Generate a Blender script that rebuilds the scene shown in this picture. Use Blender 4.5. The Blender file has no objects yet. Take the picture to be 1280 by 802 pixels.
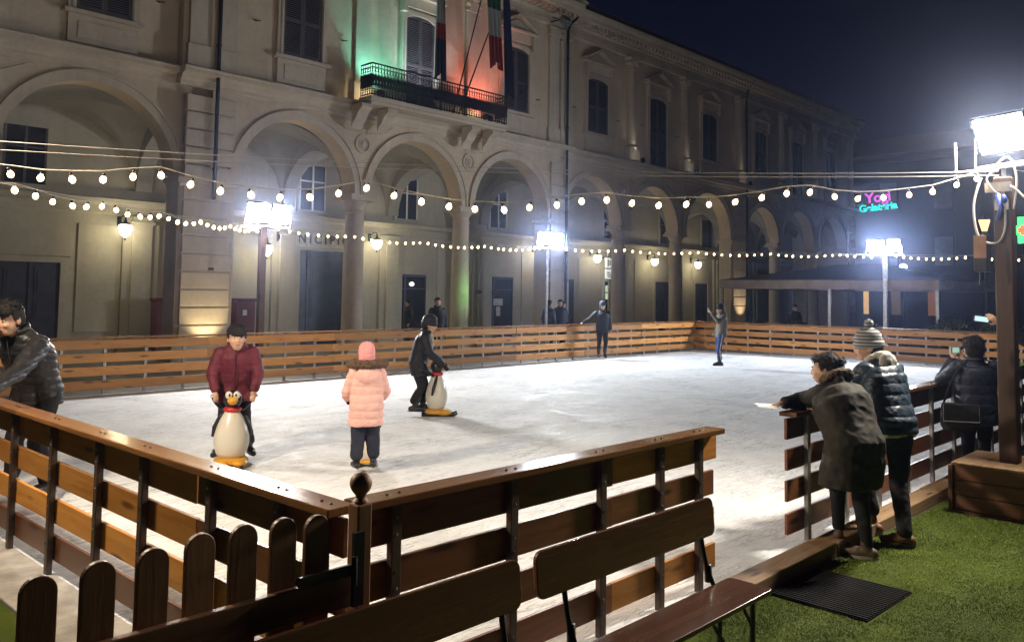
import bpy, bmesh, math, random
from mathutils import Vector, Matrix, noise, Euler
random.seed(7)
PI = math.pi
R = math.radians
scene = bpy.context.scene
COL = scene.collection

# ------------------------------------------------------------------ camera
YAW, PITCH, ROLL = 0.7563743644, 0.0646767938, 0.0141658977
fw = Vector((math.cos(YAW)*math.cos(PITCH), math.sin(YAW)*math.cos(PITCH), math.sin(PITCH)))
rt = Vector((math.sin(YAW), -math.cos(YAW), 0))
up = rt.cross(fw)
r2 = math.cos(ROLL)*rt + math.sin(ROLL)*up
u2 = -math.sin(ROLL)*rt + math.cos(ROLL)*up
cam_data = bpy.data.cameras.new('camera')
cam = bpy.data.objects.new('camera', cam_data)
COL.objects.link(cam)
cam.matrix_world = Matrix(((r2.x, u2.x, -fw.x, 0), (r2.y, u2.y, -fw.y, 0), (r2.z, u2.z, -fw.z, 2.0), (0, 0, 0, 1)))
cam_data.sensor_width = 36
cam_data.lens = 36*1059.03/1280
cam_data.shift_y = (297.555-401)/1280
cam_data.clip_end = 1500
cam_data.clip_start = 0.05
scene.camera = cam

# ------------------------------------------------------------------ night sky
world = bpy.data.worlds.new('World')
scene.world = world
world.use_nodes = True
wn = world.node_tree
bg = wn.nodes['Background']
tcw = wn.nodes.new('ShaderNodeTexCoord')
sep = wn.nodes.new('ShaderNodeSeparateXYZ')
rmp = wn.nodes.new('ShaderNodeValToRGB')
wn.links.new(tcw.outputs['Generated'], sep.inputs[0])
wn.links.new(sep.outputs['Z'], rmp.inputs[0])
wn.links.new(rmp.outputs[0], bg.inputs[0])
rmp.color_ramp.elements[0].position = 0.0
rmp.color_ramp.elements[0].color = (0.0036, 0.0042, 0.0150, 1)
rmp.color_ramp.elements[1].position = 0.45
rmp.color_ramp.elements[1].color = (0.0008, 0.0012, 0.0048, 1)
bg.inputs[1].default_value = 1.0

scene.view_settings.view_transform = 'Standard'
scene.view_settings.look = 'None'
scene.view_settings.exposure = 0.26
scene.view_settings.gamma = 1
scene.render.engine = 'CYCLES'
scene.cycles.use_denoising = True
scene.cycles.max_bounces = 5
scene.cycles.diffuse_bounces = 3
scene.cycles.glossy_bounces = 3
scene.cycles.transmission_bounces = 3
scene.cycles.sample_clamp_indirect = 3.0
scene.cycles.sample_clamp_direct = 0.0
scene.cycles.caustics_reflective = False
scene.cycles.caustics_refractive = False

# floodlight powers (watts) and colours
POW = {'A': 335, 'B': 780, 'C': 640, 'D': 560, 'E': 290}
COLR = {'A': (1.0, 0.88, 0.72), 'B': (0.80, 0.87, 1.0), 'C': (0.88, 0.95, 1.0), 'D': (1.0, 0.95, 0.88), 'E': (1.0, 0.80, 0.56)}

# ------------------------------------------------------------------ materials
MATS = {}
def nodes_of(name):
    m = bpy.data.materials.new(name); m.use_nodes = True
    nt = m.node_tree
    return m, nt, nt.nodes['Principled BSDF']
def mix_rgb(nt, fac, a, b, mode='MIX'):
    n = nt.nodes.new('ShaderNodeMix'); n.data_type = 'RGBA'; n.blend_type = mode
    for sock, v in ((n.inputs[0], fac), (n.inputs[6], a), (n.inputs[7], b)):
        if hasattr(v, 'is_linked'): nt.links.new(v, sock)
        elif isinstance(v, (int, float)): sock.default_value = v
        else: sock.default_value = (v[0], v[1], v[2], 1)
    return n.outputs[2]
def noise_node(nt, vec, scale, detail=4, rough=.55, dist=0.0):
    n = nt.nodes.new('ShaderNodeTexNoise')
    n.inputs['Scale'].default_value = scale; n.inputs['Detail'].default_value = detail
    n.inputs['Roughness'].default_value = rough; n.inputs['Distortion'].default_value = dist
    if vec is not None: nt.links.new(vec, n.inputs['Vector'])
    return n.outputs[0]
def ramp(nt, src, stops):
    n = nt.nodes.new('ShaderNodeValToRGB'); cr = n.color_ramp
    while len(cr.elements) < len(stops): cr.elements.new(0.5)
    for e, (p, c) in zip(cr.elements, stops):
        e.position = p; e.color = (c, c, c, 1) if isinstance(c, (int, float)) else (c[0], c[1], c[2], 1)
    nt.links.new(src, n.inputs[0]); return n.outputs[0]
def obj_vec(nt, sc=(1, 1, 1), rot=(0, 0, 0), world_space=False):
    if world_space:
        g = nt.nodes.new('ShaderNodeNewGeometry'); o = g.outputs['Position']
    else:
        t = nt.nodes.new('ShaderNodeTexCoord'); o = t.outputs['Object']
    mp = nt.nodes.new('ShaderNodeMapping'); nt.links.new(o, mp.inputs[0])
    mp.inputs['Scale'].default_value = sc; mp.inputs['Rotation'].default_value = rot
    return mp.outputs[0]
def bump(nt, h, strength=.3, dist=.01, normal=None):
    b = nt.nodes.new('ShaderNodeBump'); b.inputs['Strength'].default_value = strength
    b.inputs['Distance'].default_value = dist; nt.links.new(h, b.inputs['Height'])
    if normal is not None: nt.links.new(normal, b.inputs['Normal'])
    return b.outputs[0]
def plain(name, col, rough=.6, metal=0.0, var=.25, scale=6, bmp=.15, bscale=60, spec=.5, bdist=.004):
    if name in MATS: return MATS[name]
    m, nt, p = nodes_of(name)
    v = obj_vec(nt)
    n = noise_node(nt, v, scale, 5)
    dark = tuple(c*(1-var) for c in col); lite = tuple(min(1, c*(1+var)) for c in col)
    nt.links.new(mix_rgb(nt, ramp(nt, n, [(.3, 0), (.7, 1)]), dark, lite), p.inputs['Base Color'])
    p.inputs['Roughness'].default_value = rough; p.inputs['Metallic'].default_value = metal
    p.inputs['Specular IOR Level'].default_value = spec
    if bmp: nt.links.new(bump(nt, noise_node(nt, v, bscale, 3), bmp, bdist), p.inputs['Normal'])
    MATS[name] = m; return m
def emit(name, col, strength):
    if name in MATS: return MATS[name]
    m, nt, p = nodes_of(name)
    p.inputs['Base Color'].default_value = (col[0]*.5, col[1]*.5, col[2]*.5, 1)
    p.inputs['Emission Color'].default_value = (*col, 1); p.inputs['Emission Strength'].default_value = strength
    MATS[name] = m; return m
def wood(name, c1, c2, rough=.45, spec=.5, axis=0, knots=True, coat=0.0):
    m, nt, p = nodes_of(name)
    oi = nt.nodes.new('ShaderNodeObjectInfo')
    sc = [9, 9, 9]; sc[axis] = .7
    v = obj_vec(nt, tuple(sc))
    off = nt.nodes.new('ShaderNodeVectorMath'); off.operation = 'ADD'
    mul = nt.nodes.new('ShaderNodeMath'); mul.operation = 'MULTIPLY'; mul.inputs[1].default_value = 37.0
    nt.links.new(oi.outputs['Random'], mul.inputs[0]); nt.links.new(v, off.inputs[0]); nt.links.new(mul.outputs[0], off.inputs[1])
    n1 = noise_node(nt, off.outputs[0], 2.2, 6, .6, .8)
    c = mix_rgb(nt, ramp(nt, n1, [(.3, 0), (.7, 1)]), c1, c2)
    # darker or redder boards by object
    tone = ramp(nt, oi.outputs['Random'], [(0, .62), (.5, .95), (1, 1.25)])
    c = mix_rgb(nt, 1.0, c, tone, 'MULTIPLY')
    if knots:
        sc2 = [14, 14, 14]; sc2[axis] = 3.2
        vk = obj_vec(nt, tuple(sc2))
        ofk = nt.nodes.new('ShaderNodeVectorMath'); ofk.operation = 'ADD'
        nt.links.new(vk, ofk.inputs[0]); nt.links.new(mul.outputs[0], ofk.inputs[1])
        vo = nt.nodes.new('ShaderNodeTexVoronoi'); vo.inputs['Scale'].default_value = .55
        nt.links.new(ofk.outputs[0], vo.inputs['Vector'])
        k = ramp(nt, vo.outputs['Distance'], [(.1, 1), (.22, 0)])
        c = mix_rgb(nt, k, c, tuple(x*.28 for x in c1))
    nt.links.new(c, p.inputs['Base Color'])
    p.inputs['Specular IOR Level'].default_value = spec
    nt.links.new(ramp(nt, n1, [(.2, rough*.7), (.8, min(1, rough*1.25))]), p.inputs['Roughness'])
    p.inputs['Coat Weight'].default_value = coat; p.inputs['Coat Roughness'].default_value = .15
    nt.links.new(bump(nt, n1, .35, .004), p.inputs['Normal'])
    MATS[name] = m; return m

def stucco(name, col, stain=.35):
    m, nt, p = nodes_of(name)
    v = obj_vec(nt, world_space=True)
    n = noise_node(nt, v, .55, 6, .65)
    n2 = noise_node(nt, v, 7, 5, .6)
    vs = obj_vec(nt, (1.6, 1.6, .22), world_space=True)
    n3 = noise_node(nt, vs, 1.3, 5, .7)
    c = mix_rgb(nt, ramp(nt, n, [(.3, 0), (.75, 1)]), tuple(x*.78 for x in col), tuple(min(1, x*1.12) for x in col))
    c = mix_rgb(nt, ramp(nt, n3, [(.5, 0), (.8, stain)]), c, tuple(x*.45 for x in col))
    c = mix_rgb(nt, ramp(nt, n2, [(.45, 0), (.8, .30)]), c, tuple(x*.55 for x in col))
    nt.links.new(c, p.inputs['Base Color']); p.inputs['Roughness'].default_value = .9
    p.inputs['Specular IOR Level'].default_value = .25
    nt.links.new(bump(nt, n2, .25, .015), p.inputs['Normal'])
    MATS[name] = m; return m

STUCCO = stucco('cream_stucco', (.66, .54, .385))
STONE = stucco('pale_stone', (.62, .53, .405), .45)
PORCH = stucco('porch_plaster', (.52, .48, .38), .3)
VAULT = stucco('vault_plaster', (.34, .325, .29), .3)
BOARD = wood('varnished_board', (.54, .225, .052), (.74, .36, .095), .45, coat=.1)
BOARD_DK = wood('dark_board', (.135, .048, .022), (.23, .088, .038), .36, coat=.1)
BOARD_MX = wood('worn_board', (.44, .175, .04), (.62, .29, .07), .40, coat=.1)
RAILW = wood('handrail_wood', (.19, .080, .030), (.36, .17, .062), .20, knots=False, coat=.5)
KERBW = wood('kerb_wood', (.20, .115, .055), (.38, .25, .14), .75)
PICKW = wood('picket_wood', (.24, .11, .055), (.34, .17, .085), .5, axis=2, knots=False)
PICKR = wood('picket_rail_wood', (.26, .12, .06), (.38, .19, .095), .5, knots=False)
POLEW = wood('pole_wood', (.055, .030, .020), (.10, .055, .035), .55, axis=2)
BENCHW = wood('bench_wood', (.10, .038, .022), (.165, .068, .036), .26, knots=False, coat=.35)
PLANTW = wood('planter_wood', (.11, .042, .02), (.20, .082, .038), .5, axis=1)
PALEW = wood('pale_post_wood', (.42, .30, .12), (.6, .45, .2), .5, axis=2)
STEEL = plain('galvanised_steel', (.34, .34, .35), .42, .85, .3, 12, .1)
BROWNST = plain('brown_painted_steel', (.075, .052, .042), .45, .2, .3, 12, .1)
BLACKST = plain('black_steel', (.02, .022, .024), .4, .4, .3, 20, .1)
GREENST = plain('green_bench_steel', (.025, .035, .03), .38, .4, .3, 20, .1)
IRON = plain('black_iron', (.018, .02, .026), .5, .5, .3, 20, .1)
SHUT = plain('shutter_paint', (.085, .072, .075), .6, 0, .3, 3, .15)
DOORP = plain('dark_blue_door_paint', (.035, .042, .075), .5, 0, .3, 3, .1)
GLASSD = plain('dark_glass', (.018, .022, .034), .12, 0, .3, 2, 0)
WHITEP = plain('white_paint', (.75, .74, .70), .5, 0, .1, 5, .05)
REDP = plain('red_paint', (.16, .022, .025), .5, 0, .2, 5, .05)
CONC = plain('concrete_strip', (.33, .31, .285), .8, 0, .35, 5, .5, 70, bdist=.006)
RUBBER = plain('black_rubber', (.010, .010, .012), .9, 0, .3, 10, .3, 90, spec=.15)
CABLE = plain('pale_cable', (.45, .43, .40), .5, 0, .1, 10, 0)
CABLED = plain('dark_cable', (.03, .03, .03), .5, 0, .1, 10, 0)
BULB = emit('bulb_glow', (1.0, .66, .30), 22)
BULBS = emit('far_bulb_glow', (1.0, .66, .30), 22)
for m_ in (BULB, BULBS):      # bulbs differ a little in brightness
    nt_ = m_.node_tree; oi_ = nt_.nodes.new('ShaderNodeObjectInfo'); mr_ = nt_.nodes.new('ShaderNodeMapRange')
    mr_.inputs['To Min'].default_value = 9; mr_.inputs['To Max'].default_value = 34
    nt_.links.new(oi_.outputs['Random'], mr_.inputs[0]); nt_.links.new(mr_.outputs[0], nt_.nodes['Principled BSDF'].inputs['Emission Strength'])

# ground materials ------------------------------------------------
def mat_ice():
    m, nt, p = nodes_of('scratched_ice')
    v = obj_vec(nt, world_space=True)
    cloud = noise_node(nt, v, .45, 5, .6, .4)
    mid = noise_node(nt, v, 2.3, 7, .7, 1.0)
    grit = noise_node(nt, v, 9, 8, .78, .6)
    c = mix_rgb(nt, ramp(nt, cloud, [(.3, 0), (.7, 1)]), (.74, .76, .78), (.88, .89, .90))
    c = mix_rgb(nt, ramp(nt, mid, [(.47, 0), (.72, .5)]), c, (.54, .56, .60))
    c = mix_rgb(nt, ramp(nt, grit, [(.5, 0), (.72, .45)]), c, (.52, .54, .58))
    c = mix_rgb(nt, ramp(nt, grit, [(.28, .6), (.44, 0)]), c, (.90, .91, .93))
    def lines(seed, sc, st, th, dist):
        tot = None
        for i, rz in enumerate((.3, 1.25, 2.2, 2.8, .85)):
            vv = obj_vec(nt, (st*sc*(1+.2*i), 3.0*sc, 1), (0, 0, rz+seed), world_space=True)
            s = noise_node(nt, vv, 2.2, 2, .5, dist)
            a = nt.nodes.new('ShaderNodeMath'); a.operation = 'SUBTRACT'; a.inputs[1].default_value = .5; nt.links.new(s, a.inputs[0])
            b = nt.nodes.new('ShaderNodeMath'); b.operation = 'ABSOLUTE'; nt.links.new(a.outputs[0], b.inputs[0])
            l = ramp(nt, b.outputs[0], [(0.0, 1), (th, 0)])
            if tot is None: tot = l
            else:
                mx = nt.nodes.new('ShaderNodeMath'); mx.operation = 'MAXIMUM'; nt.links.new(tot, mx.inputs[0]); nt.links.new(l, mx.inputs[1]); tot = mx.outputs[0]
        return tot
    def times(a, b):
        mm = nt.nodes.new('ShaderNodeMath'); mm.operation = 'MULTIPLY'; nt.links.new(a, mm.inputs[0])
        if isinstance(b, float): mm.inputs[1].default_value = b
        else: nt.links.new(b, mm.inputs[1])
        return mm.outputs[0]
    cuts = lines(0, 1.1, .22, .015, 1.3)
    fine = lines(.6, 2.6, .16, .016, .7)
    patch = ramp(nt, noise_node(nt, v, .9, 4, .7), [(.40, 0), (.62, 1)])
    patch2 = ramp(nt, noise_node(nt, v, 1.7, 4, .7), [(.42, 0), (.58, 1)])
    c = mix_rgb(nt, times(times(cuts, patch), .95), c, (.24, .26, .30))
    c = mix_rgb(nt, times(times(fine, patch2), .75), c, (.93, .94, .95))
    nt.links.new(c, p.inputs['Base Color'])
    nt.links.new(ramp(nt, mid, [(.35, .85), (.66, .5)]), p.inputs['Roughness'])
    p.inputs['Specular IOR Level'].default_value = .35
    b1 = bump(nt, grit, .6, .012)
    b2 = bump(nt, mid, .5, .03, b1)
    b3 = bump(nt, cuts, .6, .006, b2)
    nt.links.new(bump(nt, fine, .5, .005, b3), p.inputs['Normal'])
    return m
ICE = mat_ice()
def mat_turf():
    m, nt, p = nodes_of('artificial_turf')
    v = obj_vec(nt, world_space=True)
    n = noise_node(nt, v, 1.6, 5, .6); f = noise_node(nt, v, 150, 3, .8); md = noise_node(nt, v, 22, 4, .7)
    c = mix_rgb(nt, ramp(nt, n, [(.3, 0), (.7, 1)]), (.125, .180, .020), (.185, .245, .034))
    c = mix_rgb(nt, ramp(nt, f, [(.35, .7), (.62, 0)]), c, (.02, .05, .006))
    c = mix_rgb(nt, ramp(nt, md, [(.5, 0), (.8, .35)]), c, (.04, .08, .012))
    nt.links.new(c, p.inputs['Base Color']); p.inputs['Roughness'].default_value = .85; p.inputs['Specular IOR Level'].default_value = .2
    nt.links.new(bump(nt, f, 1.0, .02, bump(nt, md, .8, .03)), p.inputs['Normal'])
    return m
TURF = mat_turf()
def mat_paving():
    m, nt, p = nodes_of('stone_setts')
    v = obj_vec(nt, world_space=True)
    br = nt.nodes.new('ShaderNodeTexBrick'); nt.links.new(v, br.inputs['Vector']); br.inputs['Scale'].default_value = 1.6
    br.inputs['Color1'].default_value = (.10, .095, .09, 1); br.inputs['Color2'].default_value = (.14, .13, .12, 1); br.inputs['Mortar'].default_value = (.04, .04, .04, 1)
    br.inputs['Mortar Size'].default_value = .015
    n = noise_node(nt, v, 3, 5)
    c = mix_rgb(nt, ramp(nt, n, [(.35, .5), (.7, 0)]), br.outputs[0], (.05, .05, .05))
    nt.links.new(c, p.inputs['Base Color']); nt.links.new(ramp(nt, n, [(.3, .35), (.7, .75)]), p.inputs['Roughness'])
    nt.links.new(bump(nt, n, .3, .01), p.inputs['Normal'])
    return m
PAVE = mat_paving()

# ------------------------------------------------------------------ mesh helpers
class MB:
    def __init__(s): s.v = []; s.f = []
    def add(s, vs, fs):
        o = len(s.v); s.v += [tuple(v) for v in vs]; s.f += [tuple(i+o for i in f) for f in fs]; return s
    def box(s, c, d, rz=0, rx=0, ry=0):
        hx, hy, hz = d[0]/2, d[1]/2, d[2]/2
        M = Euler((rx, ry, rz)).to_matrix() if (rz or rx or ry) else None
        vs = []
        for x, y, z in ((-1,-1,-1),(1,-1,-1),(1,1,-1),(-1,1,-1),(-1,-1,1),(1,-1,1),(1,1,1),(-1,1,1)):
            v = Vector((x*hx, y*hy, z*hz))
            if M: v = M @ v
            vs.append((v.x+c[0], v.y+c[1], v.z+c[2]))
        return s.add(vs, [(0,3,2,1),(4,5,6,7),(0,1,5,4),(1,2,6,5),(2,3,7,6),(3,0,4,7)])
    def bx(s, x0, x1, y0, y1, z0, z1):
        return s.box(((x0+x1)/2, (y0+y1)/2, (z0+z1)/2), (x1-x0, y1-y0, z1-z0))
    def tube(s, pts, r, seg=8, cap=True):
        pts = [Vector(p) for p in pts]; n = len(pts)
        rs = r if isinstance(r, (list, tuple)) else [r]*n
        vs = []; prev = None
        for i, p in enumerate(pts):
            t = (pts[min(i+1, n-1)]-pts[max(i-1, 0)]).normalized()
            if prev is None:
                a = Vector((0,0,1)) if abs(t.z) < .9 else Vector((1,0,0))
                a = (a-t*a.dot(t)).normalized()
            else:
                a = (prev-t*prev.dot(t)).normalized()
            prev = a; b = t.cross(a)
            for k in range(seg):
                an = 2*PI*k/seg
                vs.append(p+(a*math.cos(an)+b*math.sin(an))*rs[i])
        fs = []
        for i in range(n-1):
            for k in range(seg):
                k2 = (k+1) % seg
                fs.append((i*seg+k, i*seg+k2, (i+1)*seg+k2, (i+1)*seg+k))
        if cap: fs.append(tuple(range(seg-1, -1, -1))); fs.append(tuple((n-1)*seg+k for k in range(seg)))
        return s.add(vs, fs)
    def lathe(s, prof, seg=24, c=(0,0,0), sx=1, sy=1):
        vs = []; n = len(prof)
        for r, z in prof:
            for k in range(seg):
                an = 2*PI*k/seg; vs.append((c[0]+r*sx*math.cos(an), c[1]+r*sy*math.sin(an), c[2]+z))
        fs = []
        for i in range(n-1):
            for k in range(seg):
                k2 = (k+1) % seg; fs.append((i*seg+k, i*seg+k2, (i+1)*seg+k2, (i+1)*seg+k))
        fs.append(tuple(range(seg-1, -1, -1))); fs.append(tuple((n-1)*seg+k for k in range(seg)))
        return s.add(vs, fs)
    def prism(s, poly, axis, a0, a1):
        # poly: 2D points; axis 'y' -> points are (x,z), extruded over y; 'x' -> (y,z); 'z' -> (x,y)
        n = len(poly)
        def P(u, w, a):
            return (u, a, w) if axis == 'y' else ((a, u, w) if axis == 'x' else (u, w, a))
        vs = [P(u, w, a0) for u, w in poly]+[P(u, w, a1) for u, w in poly]
        fs = [tuple(range(n)), tuple(range(2*n-1, n-1, -1))]+[(i, i+n, (i+1) % n+n, (i+1) % n) for i in range(n)]
        return s.add(vs, fs)
    def ell(s, c, r, seg=16, rings=10, rot=None):
        M = Euler(rot).to_matrix() if rot else None
        vs = []
        for i in range(rings+1):
            th = PI*i/rings
            for k in range(seg):
                an = 2*PI*k/seg
                v = Vector((r[0]*math.sin(th)*math.cos(an), r[1]*math.sin(th)*math.sin(an), r[2]*math.cos(th)))
                if M: v = M @ v
                vs.append((v.x+c[0], v.y+c[1], v.z+c[2]))
        fs = []
        for i in range(rings):
            for k in range(seg):
                k2 = (k+1) % seg; fs.append((i*seg+k, (i+1)*seg+k, (i+1)*seg+k2, i*seg+k2))
        return s.add(vs, fs)
    def mesh(s, name):
        me = bpy.data.meshes.new(name); me.from_pydata([tuple(v) for v in s.v], [], s.f)
        bm = bmesh.new(); bm.from_mesh(me)
        bmesh.ops.remove_doubles(bm, verts=bm.verts, dist=1e-6)
        bmesh.ops.dissolve_degenerate(bm, edges=bm.edges, dist=1e-7)
        bmesh.ops.recalc_face_normals(bm, faces=bm.faces)
        bm.to_mesh(me); bm.free(); return me
    def build(s, name, m, parent=None, smooth=False, bevel=0, loc=None, rz=0, label=None):
        me = s.mesh(name); me.materials.append(m)
        o = bpy.data.objects.new(name, me); COL.objects.link(o)
        if parent is not None: o.parent = parent
        if loc is not None: o.location = loc
        if rz: o.rotation_euler.z = rz
        if smooth:
            for p in me.polygons: p.use_smooth = True
            if smooth == 'auto':
                try: me.set_sharp_from_angle(angle=R(35))
                except Exception: pass
        if bevel:
            b = o.modifiers.new('bevel', 'BEVEL'); b.width = bevel; b.segments = 2; b.limit_method = 'ANGLE'; b.angle_limit = R(40)
        if label: o['label'] = label
        return o
def empty(name, loc=(0,0,0), rz=0):
    o = bpy.data.objects.new(name, None); COL.objects.link(o); o.location = loc; o.rotation_euler.z = rz; o.empty_display_size = .2
    return o
def tag(o, label=None, cat=None, group=None, kind=None):
    if label: o['label'] = label
    if cat: o['category'] = cat
    if group: o['group'] = group
    if kind: o['kind'] = kind
    return o
def thing(name, label, cat, loc=(0,0,0), rz=0, group=None):
    return tag(empty(name, loc, rz), label, cat, group)
def inst(name, me, parent=None, loc=(0,0,0), rz=0):
    o = bpy.data.objects.new(name, me); COL.objects.link(o); o.parent = parent; o.location = loc; o.rotation_euler.z = rz
    return o
def text_mesh(txt, size, depth, m, name='lettering', spacing=1.0, bold=0.0, align='CENTER'):
    cu = bpy.data.curves.new('t', 'FONT'); cu.body = txt; cu.size = size; cu.extrude = depth; cu.align_x = align; cu.align_y = 'CENTER'
    cu.space_character = spacing; cu.offset = bold
    ob = bpy.data.objects.new('t', cu); COL.objects.link(ob)
    dg = bpy.context.evaluated_depsgraph_get(); me = bpy.data.meshes.new_from_object(ob.evaluated_get(dg))
    bpy.data.objects.remove(ob); me.materials.clear(); me.materials.append(m); me.name = name
    return me
# ================================================================== THE SETTING
def sheet(name, x0, x1, y0, y1, z, m, n=1):
    b = MB()
    b.add([(x0,y0,z),(x1,y0,z),(x1,y1,z),(x0,y1,z)], [(0,1,2,3)])
    return tag(b.build(name, m), kind='structure')
sheet('ground', -300, 500, -300, 500, 0.0, PAVE)
ice = MB().bx(2.2, 27.0, 3.02, 16.32, -.2, .03).build('ice_rink', ICE); tag(ice, kind='structure')
sheet('turf', -12, 30, -12, 2.72, .008, TURF)
sheet('turf_strip', -12, 1.80, 2.72, 24, .008, TURF)
MB().bx(1.80, 2.198, 2.95, 17.0, -.1, .035).build('concrete_path', CONC, bevel=.008)['kind'] = 'structure'
MB().bx(2.2, 4.5, 2.72, 3.018, -.1, .028).build('concrete_path', CONC, bevel=.008)['kind'] = 'structure'
# timber kerb beam of the rink entrance
k = MB()
k.bx(4.5, 6.62, 2.74, 2.93, .0, .11); k.bx(6.63, 9.1, 2.74, 2.93, .0, .105); k.bx(9.11, 12.4, 2.74, 2.93, .0, .11)
k = k.build('kerb_beam', KERBW, bevel=.008); tag(k, 'long rough timber kerb beam lying along the edge of the green turf', 'beam')
k2 = MB().bx(4.5, 27, 2.935, 3.018, -.1, .034).build('concrete_path', CONC); k2['kind'] = 'structure'

# ------------------------------------------------------------------ rink fences
ROWS = ((.865, 1.03), (.625, .79), (.375, .54), (.125, .29))
def fence(label, A, B, posts, seams, boardm, postm, out=1, group='plank fences around the ice rink', rail_w=.15, screws=False):
    """A, B ends on the ground; posts: distances from A; out=+1 puts the posts on the left side of A->B"""
    A = Vector(A); B = Vector(B); L = (B-A).length; ang = math.atan2(B.y-A.y, B.x-A.x)
    t = thing('plank_fence', label, 'fence', (A.x, A.y, 0), ang, group)
    rng = random.Random(int(L*100))
    for x in posts:
        MB().box((x, out*.035, .53), (.055, .04, 1.04)).build('post', postm, t, bevel=.004)
    cuts = [0]+list(seams)+[L]
    for i in range(len(cuts)-1):
        x0, x1 = cuts[i]+.002, cuts[i+1]-.002
        for j, (z0, z1) in enumerate(ROWS):
            m = boardm[rng.randrange(len(boardm))]
            dx = rng.uniform(-.012, .012) if 0 < i else 0
            e = rng.uniform(.0, .03) if i == len(cuts)-2 else 0
            o = MB().box((0, 0, 0), (x1-x0+e, .026, z1-z0)).build('board', m, t, bevel=.004)
            o.location = ((x0+x1)/2+dx+e/2, rng.uniform(-.002, .002), (z0+z1)/2+rng.uniform(-.004, .004))
            o.rotation_euler.y = rng.uniform(-.0012, .0012)
    # hand rail in lengths
    rc = [0]; 
    while rc[-1] < L-.01: rc.append(min(L, rc[-1]+4.0) if L-rc[-1] > 5 else L)
    for i in range(len(rc)-1):
        o = MB().box((0, 0, 0), (rc[i+1]-rc[i]-.003, rail_w, .036)).build('hand_rail', RAILW, t, bevel=.006)
        o.location = ((rc[i]+rc[i+1])/2, out*.02, 1.067)
    # bolts on the rail over each post
    b = MB()
    for x in posts:
        for dx in (-.035, .035): b.lathe([(.0, 0), (.009, 0), (.009, .004), (.004, .007)], 8, (x+dx, out*.02, 1.084))
    if posts: b.build('bolt', BLACKST, t, smooth=True)['kind'] = 'stuff'
    if screws:
        b = MB()
        for x in posts:
            for z0, z1 in ROWS:
                for zz in (z0+.045, z1-.045): b.tube([(x+rng.uniform(-.006, .006), out*.0545, zz), (x, out*.0575, zz)], .0065, 8)
        b.build('screw', STEEL, t)['kind'] = 'stuff'
    return t
def steps(a, b, d):
    r = []; x = a
    while x < b: r.append(round(x, 3)); x += d
    return r
# near left fence (x = 2.2), from the near corner away
fence('brown plank fence along the near left edge of the ice', (2.2, 3.02), (2.2, 16.3),
      [.12, .47, 1.11, 1.91, 2.56, 3.36, 4.18, 4.98, 5.78, 6.58, 7.4, 8.2, 9.0, 9.8, 10.6, 11.4, 12.2, 13.0], [1.3, 5.2, 9.2], [BOARD_DK, BOARD_MX], BROWNST, out=1, screws=True)
# near right fence with the benches before it
fence('short dark plank fence behind the benches, ending in open board ends', (2.27, 3.09), (5.36, 3.09),
      [.22, 1.0, 1.76, 2.37, 2.84], [1.9], [BOARD_DK, BOARD_DK, BOARD_MX], BROWNST, out=-1, screws=True)
fence('dark plank fence the two coated spectators lean on', (6.48, 3.09), (27.0, 3.09),
      [.32]+steps(1.1, 20.3, .78), steps(2.9, 19, 3.4), [BOARD_DK], STEEL, out=-1)
fence('long lit orange plank fence in front of the arcade', (2.2, 16.3), (27.0, 16.3),
      steps(.35, 24.7, .76), steps(3.1, 23, 3.05), [BOARD, BOARD, BOARD_MX], STEEL, out=1)
fence('reddish plank fence at the far right end of the ice, before the tent', (27.0, 16.3), (27.0, 3.09),
      steps(.4, 13, .83), steps(3.0, 12, 3.1), [BOARD_MX], STEEL, out=1)

# ================================================================== TOWN HALL
YW, YC = 22.0, 21.7          # wing front, centre block front
YI = 26.0                    # inner wall of the arcade
ZS, ZT = 5.02, 7.5           # springing, top of arcade
hall = thing('town_hall', 'long two-storey cream stucco town hall with an arcade of round arches', 'building', (30, 22, 0))
hall_off = Vector((-30, -22, 0))
def HB(mb, name, m, **kw):
    o = mb.build(name, m, hall, **kw); o.location = hall_off + Vector(kw.get('loc', (0,0,0))); return o
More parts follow.
